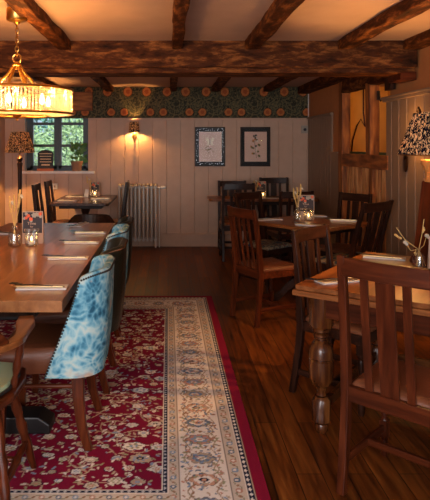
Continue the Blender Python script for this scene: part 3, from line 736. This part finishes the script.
def bulb_leg():
    m = MB().lathe([(.054,.535),(.064,.55),(.064,.709)], (0,0,0), 8, PI/8)
    m.lathe([(.030,.49),(.042,.495),(.042,.505),(.030,.512),(.046,.520),(.046,.535)], (0,0,0), 24)
    m.lathe([(.034,.235),(.050,.25),(.060,.28),(.063,.33),(.062,.372),(.056,.378),(.063,.385),(.060,.42),(.050,.452),(.036,.468),(.030,.475),(.038,.482),(.038,.49)], (0,0,0), 24)
    m.lathe([(.026,.19),(.024,.21),(.034,.235)], (0,0,0), 24)
    m.lathe([(.034,.045),(.048,.06),(.048,.165),(.034,.185)], (0,0,0), 8, PI/8)
    m.lathe([(.026,0),(.033,.012),(.034,.035),(.026,.05),(.030,.058)], (0,0,0), 24)
    return m
for x, y in ((.10,.10),(TW-.10,.10),(.10,TL-.10),(TW-.10,TL-.10)):
    o = obj('leg', bulb_leg(), bulb_oak['z'], nt_, smooth=True); o.location = (x,y,0); o.rotation_euler = (0,0,math.radians(10))
obj('floor_stretcher', MB().box(.13,TL-.115,.10,TW-.13,TL-.085,.15).box(.085,.13,.10,.115,TL-.13,.15), bulb_oak['x'], nt_, bevel=.003)
# square pedestal table
def pedestal_table(name, label, loc, deg, sx, sy, m, z=.76):
    t = thing(name, label, 'table', loc, math.radians(deg)); c = .04
    ol = [(-sx+c,-sy),(sx-c,-sy),(sx,-sy+c),(sx,sy-c),(sx-c,sy),(-sx+c,sy),(-sx,sy-c),(-sx,-sy+c)]
    obj('tabletop', MB().prism(ol, z-.034, z), m['y'], t, bevel=.005)
    obj('under_frame', MB().box(-sx*.72,-sy*.72,z-.085,sx*.72,sy*.72,z-.034), oak_blk['x'], t)
    obj('pedestal_column', MB().lathe([(.06,.10),(.07,.13),(.045,.16),(.04,.20),(.06,.30),(.065,.38),(.045,.50),(.04,.55),(.06,.60),(.07,z-.085)], (0,0,0), 20), oak_dark['z'], t, smooth=True)
    p = [(.03,.06),(.03,.26),(.10,.25),(.20,.19),(.28,.10),(.34,.06),(.38,.045),(.38,0),(.30,0),(.27,.03),(.20,.11),(.12,.15),(.07,.12)]
    for k in range(4):
        a = PI/4+k*PI/2; d = (math.cos(a), math.sin(a), 0); nn = Vector((-d[1], d[0], 0))*.025
        obj('bracket_foot', MB().slab(p, nn, d, (0,0,1), .05), oak_dark['x'], t, bevel=.005)
    return t
pedestal_table('square_dining_table', 'square brown dining table in the middle right, ringed by four chairs', (1.345,5.48,0), 38, .40, .40, oak_red and top_oak)
pedestal_table('window_table', 'dark polished table below the window with clipped corners', (-1.11,7.80,0), 0, .375, .64, top_dark)
pedestal_table('far_dining_table', 'narrow light-edged table against the back wall under the two prints', (1.29,7.99,0), 0, .74, .24, top_oak)

# ------------------------------------------------------------------ lamps
def light(name, loc, power, color, size=.05, parent=None, kind='POINT', rot=(0,0,0), sy=None):
    l = bpy.data.lights.new(name, kind); l.energy = power; l.color = color
    if kind == 'AREA':
        l.size = size
        if sy: l.shape = 'RECTANGLE'; l.size_y = sy
    else: l.shadow_soft_size = size
    o = bpy.data.objects.new(name, l); C.objects.link(o); o.location = loc; o.rotation_euler = rot
    if parent: o.parent = parent
    return o
AMB = (1,.50,.14)
# chandelier
cx, cy = -.93, 3.57
ch = thing('chandelier', 'round brass chandelier of hanging glass rods above the long table', 'chandelier', (cx, cy, ZC))
def torus(R, r, z, seg=64):
    return MB().lathe([(R+r*math.cos(2*PI*k/8), z+r*math.sin(2*PI*k/8)) for k in range(8)], (0,0,0), seg, close=True)
z1, z0 = 1.815-ZC, 1.668-ZC
obj('ceiling_rose', MB().lathe([(.064,-.02),(.064,-.088),(.058,-.096),(.02,-.104),(.010,-.118)], (0,0,0), 24), brass, ch, smooth=True)
for k in range(7):
    zc = -.128-k*.028; m = MB(); pts = []
    for i in range(17):
        a = 2*PI*i/16; p = (.010*math.cos(a), 0, .019*math.sin(a)); pts.append((p[0], 0, zc+p[2]) if k % 2 else (0, p[0], zc+p[2]))
    obj('chain_link', m.tube(pts, .0028, 6, False), brass, ch, smooth=True)
lr_ = MB(); pts = [(.026*math.cos(2*PI*i/20), 0, -.326+.026*math.sin(2*PI*i/20)) for i in range(21)]
obj('loop', lr_.tube(pts, .005, 8, False), brass, ch, smooth=True)
obj('hub', MB().lathe([(.008,-.350),(.022,-.357),(.030,-.370),(.022,-.385),(.010,-.395)], (0,0,0), 20), brass, ch, smooth=True)
for k in range(6):
    a = 2*PI*k/6+.3; ca, sa = math.cos(a), math.sin(a)
    obj('arm', MB().tube([(r*ca, r*sa, z) for r, z in ((.012,-.372),(.03,-.385),(.055,-.425),(.09,-.458),(.105,z1+.012),(.335,z1+.0))], [.007,.007,.008,.009,.005,.003], 8), brass, ch, smooth=True)
obj('upper_ring', torus(.340, .008, z1), brass, ch, smooth=True)
obj('lower_ring', torus(.343, .007, z0), brass, ch, smooth=True)
obj('inner_ring', torus(.20, .005, z0-.012), brass, ch, smooth=True)
obj('lower_plate', MB().lathe([(.335,z0-.004),(.335,z0-.001),(.20,z0-.010),(.20,z0-.013)], (0,0,0), 48, close=True), glass('frosted plate', (1,.95,.85,1), .5, .2, glow=.5), ch, smooth=True)
obj('finial', MB().lathe([(.001,z0-.045),(.010,z0-.04),(.006,z0-.03),(.022,z0-.02),(.03,z0-.008),(.012,z0+.0),(.006,z0+.02),(.006,z1)], (0,0,0), 20), brass, ch, smooth=True)
for k in range(96):
    a = 2*PI*k/96; o = obj('glass_rod', MB().lathe([(.0045,z0+.004),(.0074,z0+.012),(.0074,z1-.012),(.0045,z1-.004)], (.331*math.cos(a), .331*math.sin(a), 0), 8), rod_glass, ch, smooth=True)
for k in range(6):
    a = 2*PI*k/6+.55; x, y = .20*math.cos(a), .20*math.sin(a)
    b = obj('bulb_holder', MB().tube([(0,0,z0+.0),(x,y,z0+.0),(x,y,z0+.05)], .006, 8), brass, ch)
    obj('bulb', MB().lathe([(.004,z0+.05),(.013,z0+.06),(.016,z0+.075),(.010,z0+.10),(.002,z0+.118)], (x,y,0), 12), bulb_mat, b, smooth=True)
    light('chandelier light', (x*1.0, y*1.0, z0+.135), 5.0, AMB, .012, ch)

def pleated(r0, r1, z0, z1, n=36, amp=.004, seg=None):
    seg = n*4; m = MB(); rows = []
    for z, r in ((z0, r0), (z0+.3*(z1-z0), r0+.3*(r1-r0)), (z0+.65*(z1-z0), r0+.65*(r1-r0)), (z1, r1)):
        rows.append([m.bm.verts.new(((r+amp*math.cos(PI*k/2))*math.cos(2*PI*k/seg), (r+amp*math.cos(PI*k/2))*math.sin(2*PI*k/seg), z)) for k in range(seg)])
    for i in range(3):
        for k in range(seg): m.bm.faces.new([rows[i][k], rows[i][(k+1)%seg], rows[i+1][(k+1)%seg], rows[i+1][k]])
    return m
def shade(parent, r0, r1, z0, z1, pw, n=36, name='lamp_shade'):
    o = obj(name, pleated(r0, r1, z0, z1, n), shade_pat, parent)
    md = o.modifiers.new('thick', 'SOLIDIFY'); md.thickness = .0015
    obj('trim_band', torus(r0, .003, z0, 48), brass, o, smooth=True)
    obj('bulb', MB().ball((0,0,z0+.205), .02, 12, (1,1,1.2)), emit('lamp bulb %g' % pw, (1,.58,.2,1), 18), o, smooth=True)
    light('lamp light', (0,0,z0+.15), pw, AMB, .02, parent)
# floor lamp
fl = thing('floor_lamp', 'tall black floor lamp with dark patterned shade left of the window', 'lamp', (-1.955,7.65,0))
obj('base', MB().lathe([(.15,0),(.15,.02),(.13,.035),(.05,.05),(.03,.09),(.02,.10)], (0,0,0), 28), oak_blk['z'], fl, smooth=True)
obj('pole', MB().lathe([(.022,.09),(.034,.14),(.026,.2),(.03,.5),(.026,.9),(.030,1.18),(.038,1.24),(.024,1.26),(.040,1.29),(.040,1.31),(.020,1.33),(.010,1.36),(.008,1.39)], (0,0,0), 20), oak_blk['z'], fl, smooth=True)
shade(fl, .195, .108, 1.385, 1.655, 65)
# table lamp on the near right table
tl = thing('table_lamp', 'large wooden table lamp with pleated dark patterned shade at the right edge', 'lamp', (1.605,3.44,.762))
obj('base', MB().lathe([(.160,0),(.165,.012),(.160,.03),(.145,.05),(.120,.25),(.095,.49),(.090,.50)], (0,0,0), 4, PI/4+.2), oak_red['z'], tl, bevel=.004)
obj('capital', MB().lathe([(.076,.495),(.080,.51),(.074,.52),(.074,.555),(.086,.57),(.086,.585),(.098,.60),(.098,.625),(.02,.628),(.012,.64),(.008,.66)], (0,0,0), 24), wood('pine capital', [(.3,srgb(170,110,56)),(.7,srgb(210,150,86))], 'z'), tl, smooth=True)
shade(tl, .228, .135, .655, .905, 46, 44)
# brass wall light behind it
wl = thing('wall_light', 'oval bronze wall light on the panelling just behind the large lamp shade', 'wall light', (XR,4.98,1.33))
obj('back_plate', MB().ball((-.012,0,0), .05, 20, (.25,1,1.75)), bronze, wl, smooth=True)
obj('arm', MB().tube([(-.015,0,.02),(-.05,-.10,.10),(-.06,-.22,.22),(-.07,-.36,.40),(-.08,-.42,.44),(-.10,-.50,.40)], .010, 10), bronze, wl, smooth=True)
# back wall sconce
light('wall light fill', (-.10,-.25,.25), 6, AMB, .03, wl)  # unseen light added behind the big lamp shade to brighten the oak boards
sc = thing('wall_sconce', 'lit wall sconce with small dark floral shade above the radiator', 'wall light', (-.49,YB-.002,1.60))
obj('back_plate', MB().ball((0,-.012,.02), .035, 16, (1,.3,1.6)), brass, sc, smooth=True)
obj('arm', MB().tube([(0,-.01,-.02),(0,-.05,-.06),(0,-.09,-.04),(0,-.095,.03)], [.007,.007,.007,.009], 8).ball((0,-.03,-.075), .012, 8), brass, sc, smooth=True)
sh = obj('lamp_shade', pleated(.078,.062,.07,.22,18,.002), shade_pat, sc); sh.location = (0,-.095,0); md = sh.modifiers.new('thick','SOLIDIFY'); md.thickness = .0015
obj('bulb', MB().ball((0,0,.165), .015, 10, (1,1,1.4)), emit('sconce bulb', (1,.6,.2,1), 18), sh, smooth=True)
light('sconce light', (0,-.095,.105), 17, AMB, .015, sc)

# ------------------------------------------------------------------ radiator, socket, thermostat
rd = thing('radiator', 'white cast column radiator below the wall sconce', 'radiator', (-.70,YB-.11,0))
for k in range(10):
    x = k*.058; m = MB()
    for y in (-.055, 0, .055): m.tube([(x,y,.10),(x,y,.13),(x,y,.86),(x,y,.90)], [.012,.017,.017,.012], 10)
    m.tube([(x,-.072,.885),(x,0,.905),(x,.072,.885)], .021, 10).tube([(x,-.072,.12),(x,.072,.12)], .021, 10)
    if k in (0, 9): m.box(x-.012,-.02,0,x+.012,.02,.12)
    obj('radiator_section', m, rad_mat, rd, smooth=True)
obj('connecting_tube', MB().tube([(0,0,.87),(.53,0,.87)], .02, 10).tube([(0,0,.13),(.53,0,.13)], .02, 10), rad_mat, rd, smooth=True)
obj('valve', MB().tube([(.53,0,.87),(.60,0,.87)], .010, 10).tube([(.59,0,.87),(.60,0,.87),(.66,0,.87),(.665,0,.87)], [.012,.022,.022,.015], 12).tube([(.575,.03,.87),(.575,.03,0)], .008, 8), white_paint, rd, smooth=True)
t = thing('wall_socket', 'white wall socket on the panelling under the window', 'socket', (-1.66,YB-.002,.88))
obj('faceplate', MB().box(-.043,-.010,-.043,.043,.002,.043), white_paint, t, bevel=.004)
obj('rocker_switch', MB().box(-.012,-.014,-.018,.012,-.008,.012), card_cream, t, bevel=.002)
t = thing('wall_control_box', 'small grey control box on the back wall beside the right-hand corner', 'control box', (2.00,YB-.002,1.71))
obj('casing', MB().box(-.048,-.025,-.055,.048,.002,.06), plain('grey plastic', srgb(150,138,126), .5), t, bevel=.005)
obj('dial', MB().tube([(0,-.024,0),(0,-.034,0)], .022, 16), card_dark, t)

# ------------------------------------------------------------------ pictures
def picture(name, label, x0, x1, kind):
    w, h = (x1-x0)/2, .288
    t = thing(name, label, 'picture', ((x0+x1)/2, YB-.003, 1.46)); y = -.03
    obj('frame', MB().box(-w,y,-h,-w+.018,0,h).box(w-.018,y,-h,w,0,h).box(-w,y,-h,w,0,-h+.018).box(-w,y,h-.018,w,0,h), oak_blk['x'], t, bevel=.004)
    obj('mount', MB().box(-w+.016,-.012,-h+.016,w-.016,-.002,h-.016), plain('charcoal mount '+kind, srgb(36,36,38), .8, spec=.2), t)
    pr = obj('print', MB().box(-w+.062,-.0135,-h+.07,w-.05,-.011,h-.07), plain('pink paper '+kind, srgb(206,172,156), .8), t)
    ex, ez = (1,0,0), (0,0,1); o = (0,-.0138,0)
    if kind == 'moth':
        B = plain('moth wing', srgb(226,214,190), .8); K = plain('ink', srgb(56,44,34), .8); G = plain('dull leaf', srgb(104,92,58), .8)
        m = MB()
        for s in (1, -1):
            m.slab([(s*.004,.09),(s*.03,.125),(s*.058,.135),(s*.062,.10),(s*.04,.07),(s*.005,.07)][::s], o, ex, ez, .001)
            m.slab([(s*.004,.068),(s*.038,.062),(s*.045,.03),(s*.028,.01),(s*.01,.035)][::s], o, ex, ez, .001)
        obj('moth_wings', m, B, pr); obj('moth_body', MB().slab([(-.004,.03),(.004,.03),(.005,.10),(0,.115),(-.005,.10)], (0,-.0142,0), ex, ez, .001), K, pr)
        m = MB()
        for k in range(14):
            a = random.uniform(0, 2*PI); cx_, cz = random.gauss(-.015,.035), random.gauss(-.02,.045)
            m.slab([(cx_+.016*math.cos(a+q)*(1 if i % 2 else .45), cz+.016*math.sin(a+q)*(1 if i % 2 else .45)) for i, q in enumerate((0,PI/2,PI,PI*1.5))], (0,-.0140-k*.00001,0), ex, ez, .0008)
        obj('leaf_sprigs', m, G, pr)
    else:
        G = plain('olive leaf', srgb(96,88,44), .8); O = plain('ochre bloom', srgb(176,110,54), .8); K = plain('slate bloom', srgb(62,62,60), .8); Wt = plain('pale bloom', srgb(206,196,178), .8)
        st = MB().tube([(.02,-.0142,-.17),(0,-.0142,-.05),(-.01,-.0142,.06),(.0,-.0142,.16)], .0022, 6); obj('stem', st, K, pr)
        for mt, pts in ((G, [(-.05,-.01),(-.03,-.02),(.05,.03),(.06,.02),(.05,-.13),(.06,-.14),(-.03,.08),(-.02,-.10),(.04,-.07)]), (O, [(-.06,.0),(-.03,.09),(.0,.11),(-.04,-.1)]), (K, [(-.02,.155),(.01,.165),(.0,.13),(.02,.10),(.01,.01)]), (Wt, [(.015,.12),(.03,.08),(.01,-.06),(.02,-.03)])):
            m = MB()
            for px, pz in pts:
                a = random.uniform(0, PI); r = .021
                m.slab([(px+r*(1 if i % 2 else .55)*math.cos(a+i*PI/5), pz+r*(1 if i % 2 else .55)*math.sin(a+i*PI/5)) for i in range(10)], (0,-.0145-random.random()*.0004,0), ex, ez, .0006)
            obj('blooms', m, mt, pr)
    obj('glass', MB().box(-w+.017,-.020,-h+.017,w-.017,-.018,h-.017), pic_glass, t)
picture('framed_print', 'black-framed moth print, left of the two pictures on the back wall', .393, .835, 'moth')
picture('framed_print', 'black-framed flower print, right of the two pictures on the back wall', 1.058, 1.495, 'flower')

# ------------------------------------------------------------------ table things
def text_mesh(name, s, size, mat, parent, loc, rot, ext=.0004):
    c = bpy.data.curves.new(name, 'FONT'); c.body = s; c.size = size; c.align_x = 'CENTER'; c.extrude = ext
    tmp = bpy.data.objects.new('tmp', c); C.objects.link(tmp)
    me = bpy.data.meshes.new_from_object(tmp.evaluated_get(bpy.context.evaluated_depsgraph_get())); bpy.data.objects.remove(tmp)
    me.materials.clear(); me.materials.append(mat)
    o = bpy.data.objects.new(name, me); C.objects.link(o); o.parent = parent; o.location = loc; o.rotation_euler = rot; return o
def menu_card(label, loc, rz=0, h=.235, w=.15):
    t = thing('dessert_card', label, 'card', loc, rz)
    obj('card', MB().box(-w/2,-.002,0,w/2,.002,h).quadbox([(-w/2,.002,h-.004),(w/2,.002,h-.004),(w/2,.002,h),(-w/2,.002,h),(-w/2,.055,0),(w/2,.055,0),(w/2,.059,0),(-w/2,.059,0)]), card_cream, t)
    obj('printed_panel', MB().box(-w*.46,-.0032,h*.33,w*.46,-.0022,h*.97), card_dark, t)
    for mt, pts in ((card_grey, [(-.045,.92,.014),(.012,.88,.022),(.035,.90,.018),(-.06,.78,.012),(-.01,.70,.012),(.058,.84,.014)]), (card_red, [(-.030,.86,.015),(-.046,.80,.013),(-.012,.76,.016),(.055,.92,.015)])):
        for px, pz, r in pts:
            m = MB(); a = random.uniform(0, 1)
            m.slab([(px*w/.15+r*(1 if i % 2 else .7)*math.cos(a+i*PI/6), pz*h+r*(1 if i % 2 else .7)*math.sin(a+i*PI/6)) for i in range(12)], (0,-.0034-(.0008 if mt is card_red else 0),0), (1,0,0), (0,0,1), .0006)
            obj('printed_flower', m, mt, t)
    for s, z, sz in (('Time', .585, .030), ('for', .50, .020), ('DESSERT?', .385, .026)):
        text_mesh('lettering', s, sz, card_cream, t, (-.006,-.0036,z*h), (PI/2,0,0))
    return t
def bottle(label, loc, nm='glass_bottle', h=.13, r=.036, stems=((.0,.0,.30),(-.02,.01,.27),(.035,.0,.33),(.045,.01,.31),(-.035,0,.29)), ears=True, hs=1):
    t = thing(nm, label, 'bottle', loc)
    obj('glass_body', MB().lathe([(r*.9,0),(r,.006),(r,h*.62),(r*.85,h*.72),(r*.45,h*.82),(r*.42,h*.96),(r*.52,h),(r*.36,h),(r*.30,h*.84),(r*.7,h*.70),(r*.88,h*.60),(r*.88,.012),(r*.1,.010)], (0,0,0), 20, cap=True), jar_glass, t, smooth=True)
    m = MB(); hd = []; pf = []
    for i, (x, y, z) in enumerate(stems):
        z = z*h/.13
        m.tube([(-x*.3,-y*.3,.02),(0,0,h*.9),(x*.6,y*.6,z*.7),(x,y,z)], .0022, 6)
        if i % 2 == 0 or not ears:
            hd.append(MB())
            for q in range(9): hd[-1].ball((x*(.8+.03*q)+random.uniform(-.004,.004), y+random.uniform(-.004,.004), z*.74+q*z*.036*hs), .0078*hs**.5, 6, (1,1,1.7))
        else: pf.append(MB().ball((x, y, z), .014, 8, (1,1,.8)).ball((x+.008, y-.004, z-.01), .010, 8))
    s = dict()
    return t, m, hd, pf
def dried(label_b, label_s, loc, **k):
    t, m, hd, pf = bottle(label_b, loc, **k)
    s = thing('dried_flowers', label_s, 'dried flowers', loc)
    obj('stems', m, straw, s, smooth=True); 
    for q in hd: obj('seed_head', q, straw, s, smooth=True)
    for q in pf: obj('flower_head', q, petal, s, smooth=True)
def candle(label, loc, r=.046, h=.12):
    t = thing('candle_jar', label, 'candle', loc)
    n = 24; prof = []
    m = MB(); rows = []
    for rr, z in ((.8,0),(.95,.006),(1,.03),(1,h),(.92,h),(.90,.03),(.84,.014)):
        rows.append([m.bm.verts.new((r*rr*(1+.03*math.cos(PI*k))*math.cos(2*PI*k/48), r*rr*(1+.03*math.cos(PI*k))*math.sin(2*PI*k/48), z)) for k in range(48)])
    for i in range(6):
        for k in range(48): m.bm.faces.new([rows[i][k], rows[i][(k+1)%48], rows[i+1][(k+1)%48], rows[i+1][k]])
    m.bm.faces.new(rows[0][::-1]); m.bm.faces.new(rows[-1])
    obj('glass_jar', m, jar_glass, t)
    obj('candle', MB().lathe([(.018,.0145),(.018,.034),(.002,.036)], (0,0,0), 14), wax, t, smooth=True)
    obj('flame', MB().lathe([(.001,.038),(.0065,.046),(.007,.052),(.004,.064),(.0005,.074)], (0,0,0), 10), flame_mat, t, smooth=True)
    light('candle light', (0,0,.082), .05, (1,.5,.15), .004, t)
TT = .76
dried('clear glass bottle beside the card on the long table', 'golden dried stems in the bottle on the long table', (-1.085,4.10,TT), h=.15, r=.044)
menu_card('dark floral dessert card on the long table', (-.985,4.22,TT), .05)
candle('lit candle jar in front of the card on the long table', (-.965,4.10,TT))
dried('clear glass bottle in the centre of the square table', 'dried wheat stems in the bottle on the square table', (1.225,5.50,TT))
menu_card('dark floral dessert card on the square table', (1.34,5.62,TT), -.1)
candle('lit candle jar in front of the card on the square table', (1.335,5.51,TT))
dried('small bottle by the card on the window table', 'dried sprigs in the bottle on the window table', (-1.085,8.10,TT), stems=((-.05,0,.27),(-.02,.01,.25),(.0,0,.22)))
menu_card('dark floral dessert card on the window table', (-1.03,8.20,TT), 0, .20, .12)
candle('lit candle jar on the window table', (-1.02,8.08,TT), .035, .09)
obj_t = thing('paper_tag', 'pale paper tag leaning on the bottle on the window table', 'tag', (-1.14,8.06,TT)); obj('paper', MB().quadbox([(-.03,0,0),(.03,0,0),(.03,.003,0),(-.03,.003,0),(-.01,.02,.11),(.04,.02,.10),(.04,.023,.10),(-.01,.023,.11)]), nap_mat, obj_t)
menu_card('dark floral dessert card on the far table by the back wall', (1.29,8.05,TT), 0, .22, .14)
candle('lit candle jar on the far table by the back wall', (1.30,7.93,TT), .035, .09)
dried('small bottle holding sprigs on the far table', 'pale dried sprigs on the far table by the back wall', (1.215,7.99,TT), h=.10, r=.028, stems=((-.03,0,.28),(0,.01,.30),(.02,0,.27)))
dried('clear glass bottle beside the large lamp on the near right table', 'pale thistle stems in the bottle by the large lamp', (1.44,3.33,.762), stems=((-.13,-.0,.25),(-.075,.01,.16),(.03,.0,.30),(.05,.01,.2),(-.02,0,.12)), h=.125, r=.034, hs=.3)
menu_card('grey blue card behind the bottle on the near right table', (1.50,3.19,.762), -.25, .20, .12)

def fork_mb():
    m = MB().sweep([(-.055,0,.001),(-.02,0,.003),(.0,0,.004),(.10,0,.003)], [.009,.005,.005,.011], .0025, 'x')
    m.quadbox([(-.075,-.011,.002),(-.052,-.011,.001),(-.052,.011,.001),(-.075,.011,.002),(-.075,-.011,.004),(-.052,-.011,.003),(-.052,.011,.003),(-.075,.011,.004)])
    for y in (-.009,-.003,.003,.009): m.box(-.105, y-.0016, .003, -.074, y+.0016, .005)
    return m
def knife_mb():
    return MB().slab([(-.115,0),(-.10,.009),(0,.010),(.005,.006),(.10,.008),(.105,0),(.10,-.005),(-.10,-.004)], (0,0,.001), (1,0,0), (0,1,0), .0028)
def spoon_mb():
    return MB().ball((-.085,0,.0045), .02, 12, (1,.68,.2)).sweep([(-.066,0,.003),(0,0,.004),(.09,0,.003)], [.006,.005,.010], .0025, 'x')
nap0 = fk0 = kn0 = None
def setting(where, x, y, z, deg, short=1):
    """a folded napkin with fork and knife lying on it"""
    global nap0, fk0, kn0
    r = math.radians(deg); d = lambda a, b: (x+a*math.cos(r)-b*math.sin(r), y+a*math.sin(r)+b*math.cos(r))
    ln = 'folded white napkin '+where; lf = 'silver fork lying on the napkin '+where; lk = 'silver knife lying on the napkin '+where
    if nap0 is None:
        nap0 = thing('napkin', ln, 'napkin', (x,y,z), r, 'folded napkins on the tables')
        obj('lower_fold', MB().box(-.125,-.045,.0003,.125,.045,.004), nap_mat, nap0, bevel=.001)
        obj('upper_fold', MB().box(-.122,-.044,.0041,.125,.043,.0075), nap_mat, nap0, bevel=.001)
        fk0 = tag(obj('fork', fork_mb(), steel), lf, 'fork', 'forks on the napkins'); kn0 = tag(obj('knife', knife_mb(), knife_steel), lk, 'knife', 'knives on the napkins')
        a, b = fk0, kn0
    else:
        dup(nap0, ln, (x,y,z), r); a, b = dup(fk0, lf), dup(kn0, lk)
    p = d(-.055,.014); a.location = (p[0], p[1], z+.0078); a.rotation_euler = (0,0,r-.30); a.scale = b.scale = (1.15,1.5,1.8)
    p = d(-.01,-.018); b.location = (p[0], p[1], z+.0078); b.rotation_euler = (0,0,r-.03)
for w, y in (('nearest on the long table before the blue chair', 2.90), ('second from the near end of the long table', 3.66), ('on the long table before the farther tapestry chair', 4.245), ('on the long table before the farthest leather tub chair', 4.72)):
    setting(w, -.628, y, TT, 2)
setting('at the far end of the long table', -.79, 5.22, TT, 80)
setting('on the long table left of and behind the bottle', -1.39, 4.70, TT, 180)
nc = lambda a, b: (.650+a*math.cos(ang)-b*math.sin(ang), 2.965+a*math.sin(ang)+b*math.cos(ang))
p = nc(.16,.20); setting('at the left corner of the near right table', p[0], p[1], .762, 18)
p = nc(.17,.98); setting('at the back corner of the near right table', p[0], p[1], .762, -24)
setting('at the near corner of the square table', 1.27, 5.19, TT, -28)
setting('at the left corner of the square table', .97, 5.58, TT, 15)
setting('at the back of the square table', 1.47, 5.86, TT, 0)
setting('at the right corner of the square table', 1.67, 5.50, TT, -15)
setting('on the right side of the window table', -.90, 7.78, TT, 0)
setting('on the left side of the window table', -1.30, 7.50, TT, 180)
setting('on the far left of the window table', -1.30, 8.10, TT, 180)
setting('on the far table by its candle', 1.38, 7.83, TT, 0)

# ------------------------------------------------------------------ sill objects
cb = thing('chalkboard_sign', 'small arched chalkboard menu standing on the window sill', 'sign', (-1.795,YB+.01,WZ0+.003))
ol = [(-.113,.03),(.113,.03),(.118,.25),(.10,.285),(.05,.305),(0,.31),(-.05,.305),(-.10,.285),(-.118,.25)]
obj('board', MB().slab(ol, (0,.006,0), (1,0,0), (0,0,1), .012), plain('slate board', srgb(26,24,24), .6), cb, bevel=.003)
obj('stand', MB().box(-.12,-.03,0,.12,.03,.036), plain('orange wood', srgb(190,96,36), .5), cb, bevel=.004)
for k, (w, z, a) in enumerate([(.09,.255,.010),(.085,.215,.006),(.075,.175,.010),(.085,.135,.010),(.06,.09,.014)]):
    m = MB(); n = 46
    m.tube([(-w+2*w*i/n, -.0075, z+a*math.sin(i*2.1+k)*(.4+.6*abs(math.sin(i*.53+k)))) for i in range(n+1)], .0045, 5)
    obj('chalk_writing', m, chalk, cb)
pt = thing('potted_plant', 'leafy green plant in a clay pot on the window sill', 'plant', (-1.335,YB-.01,WZ0+.003))
obj('pot', MB().lathe([(.062,0),(.068,.01),(.085,.12),(.090,.125),(.090,.145),(.080,.145),(.076,.12)], (0,0,0), 24), pot_mat, pt, smooth=True)
obj('soil', MB().lathe([(.076,.118),(.01,.125)], (0,0,0), 20), soil, pt)
random.seed(21)
for k in range(15):
    a = random.uniform(0, 2*PI); r = random.uniform(.03,.13); hh = random.uniform(.16,.40)
    ca, sa = math.cos(a), math.sin(a)*.3
    st = obj('stem', MB().tube([(0,0,.12),(r*.3*ca,r*.3*sa,hh*.6),(r*ca,r*sa,hh)], .003, 6), leaf_mat, pt)
    m = MB()
    for q in range(3):
        b = a+random.uniform(-1.6,1.6); L = random.uniform(.07,.11); c = Vector((r*ca*(1-.15*q), r*sa*(1-.15*q), hh-.03*q)); d = Vector((math.cos(b), math.sin(b)*.5, random.uniform(-.2,.6))).normalized(); e_ = d.cross(Vector((0,-1,.2))).normalized()
        m.slab([(0,0),(L*.4,L*.26),(L*.8,L*.16),(L,0),(L*.8,-L*.16),(L*.4,-L*.26)], c, d, e_, .0015)
    obj('leaf', m, leaf_mat, st)

# ------------------------------------------------------------------ daylight, world, camera
DAY = (.95,.97,1)
for x, pw in ((-1.1, 98), (1.1, 52)): light('daylight rear window', (x, YN-.05, 1.45), pw, DAY, 1.6, None, 'AREA', (PI/2,0,0), 1.3)
light('daylight through garden window', (-1.63, YB+.32, 1.6), 1.5, (.85,.92,1), .8, None, 'AREA', (-PI/2,0,0), .7)
light('hall fill', (2.75, 5.6, 2.2), 7, AMB, .06)  # two unseen fills added to brighten the amber hall wall
light('hall fill', (2.75, 7.4, 2.2), 6, AMB, .06)
sun = light('sun', (0,0,9), 5, (1,.95,.85), .02, None, 'SUN', (math.radians(50),0,math.radians(20)))
w = bpy.data.worlds.new('sky'); bpy.context.scene.world = w; w.use_nodes = True; nt = w.node_tree
sky = nt.nodes.new('ShaderNodeTexSky'); sky.sky_type = 'HOSEK_WILKIE'; sky.sun_direction = (0,.3,.8); sky.turbidity = 4
nt.links.new(sky.outputs[0], nt.nodes['Background'].inputs['Color']); nt.nodes['Background'].inputs['Strength'].default_value = 2.4

cam = bpy.data.cameras.new('camera'); co = bpy.data.objects.new('camera', cam); C.objects.link(co)
co.location = (0,0,H); co.rotation_euler = (PI/2,0,0)
cam.sensor_fit = 'VERTICAL'; cam.sensor_height = 24; cam.lens = 24*F/500
cam.shift_x = (215-CX)/500; cam.shift_y = (CY-250)/500
cam.clip_start = .05
bpy.context.scene.camera = co
s = bpy.context.scene
s.view_settings.view_transform = 'Standard'; s.view_settings.look = 'None'; s.view_settings.gamma = 1; s.view_settings.use_curve_mapping = False
s.view_settings.exposure = .5
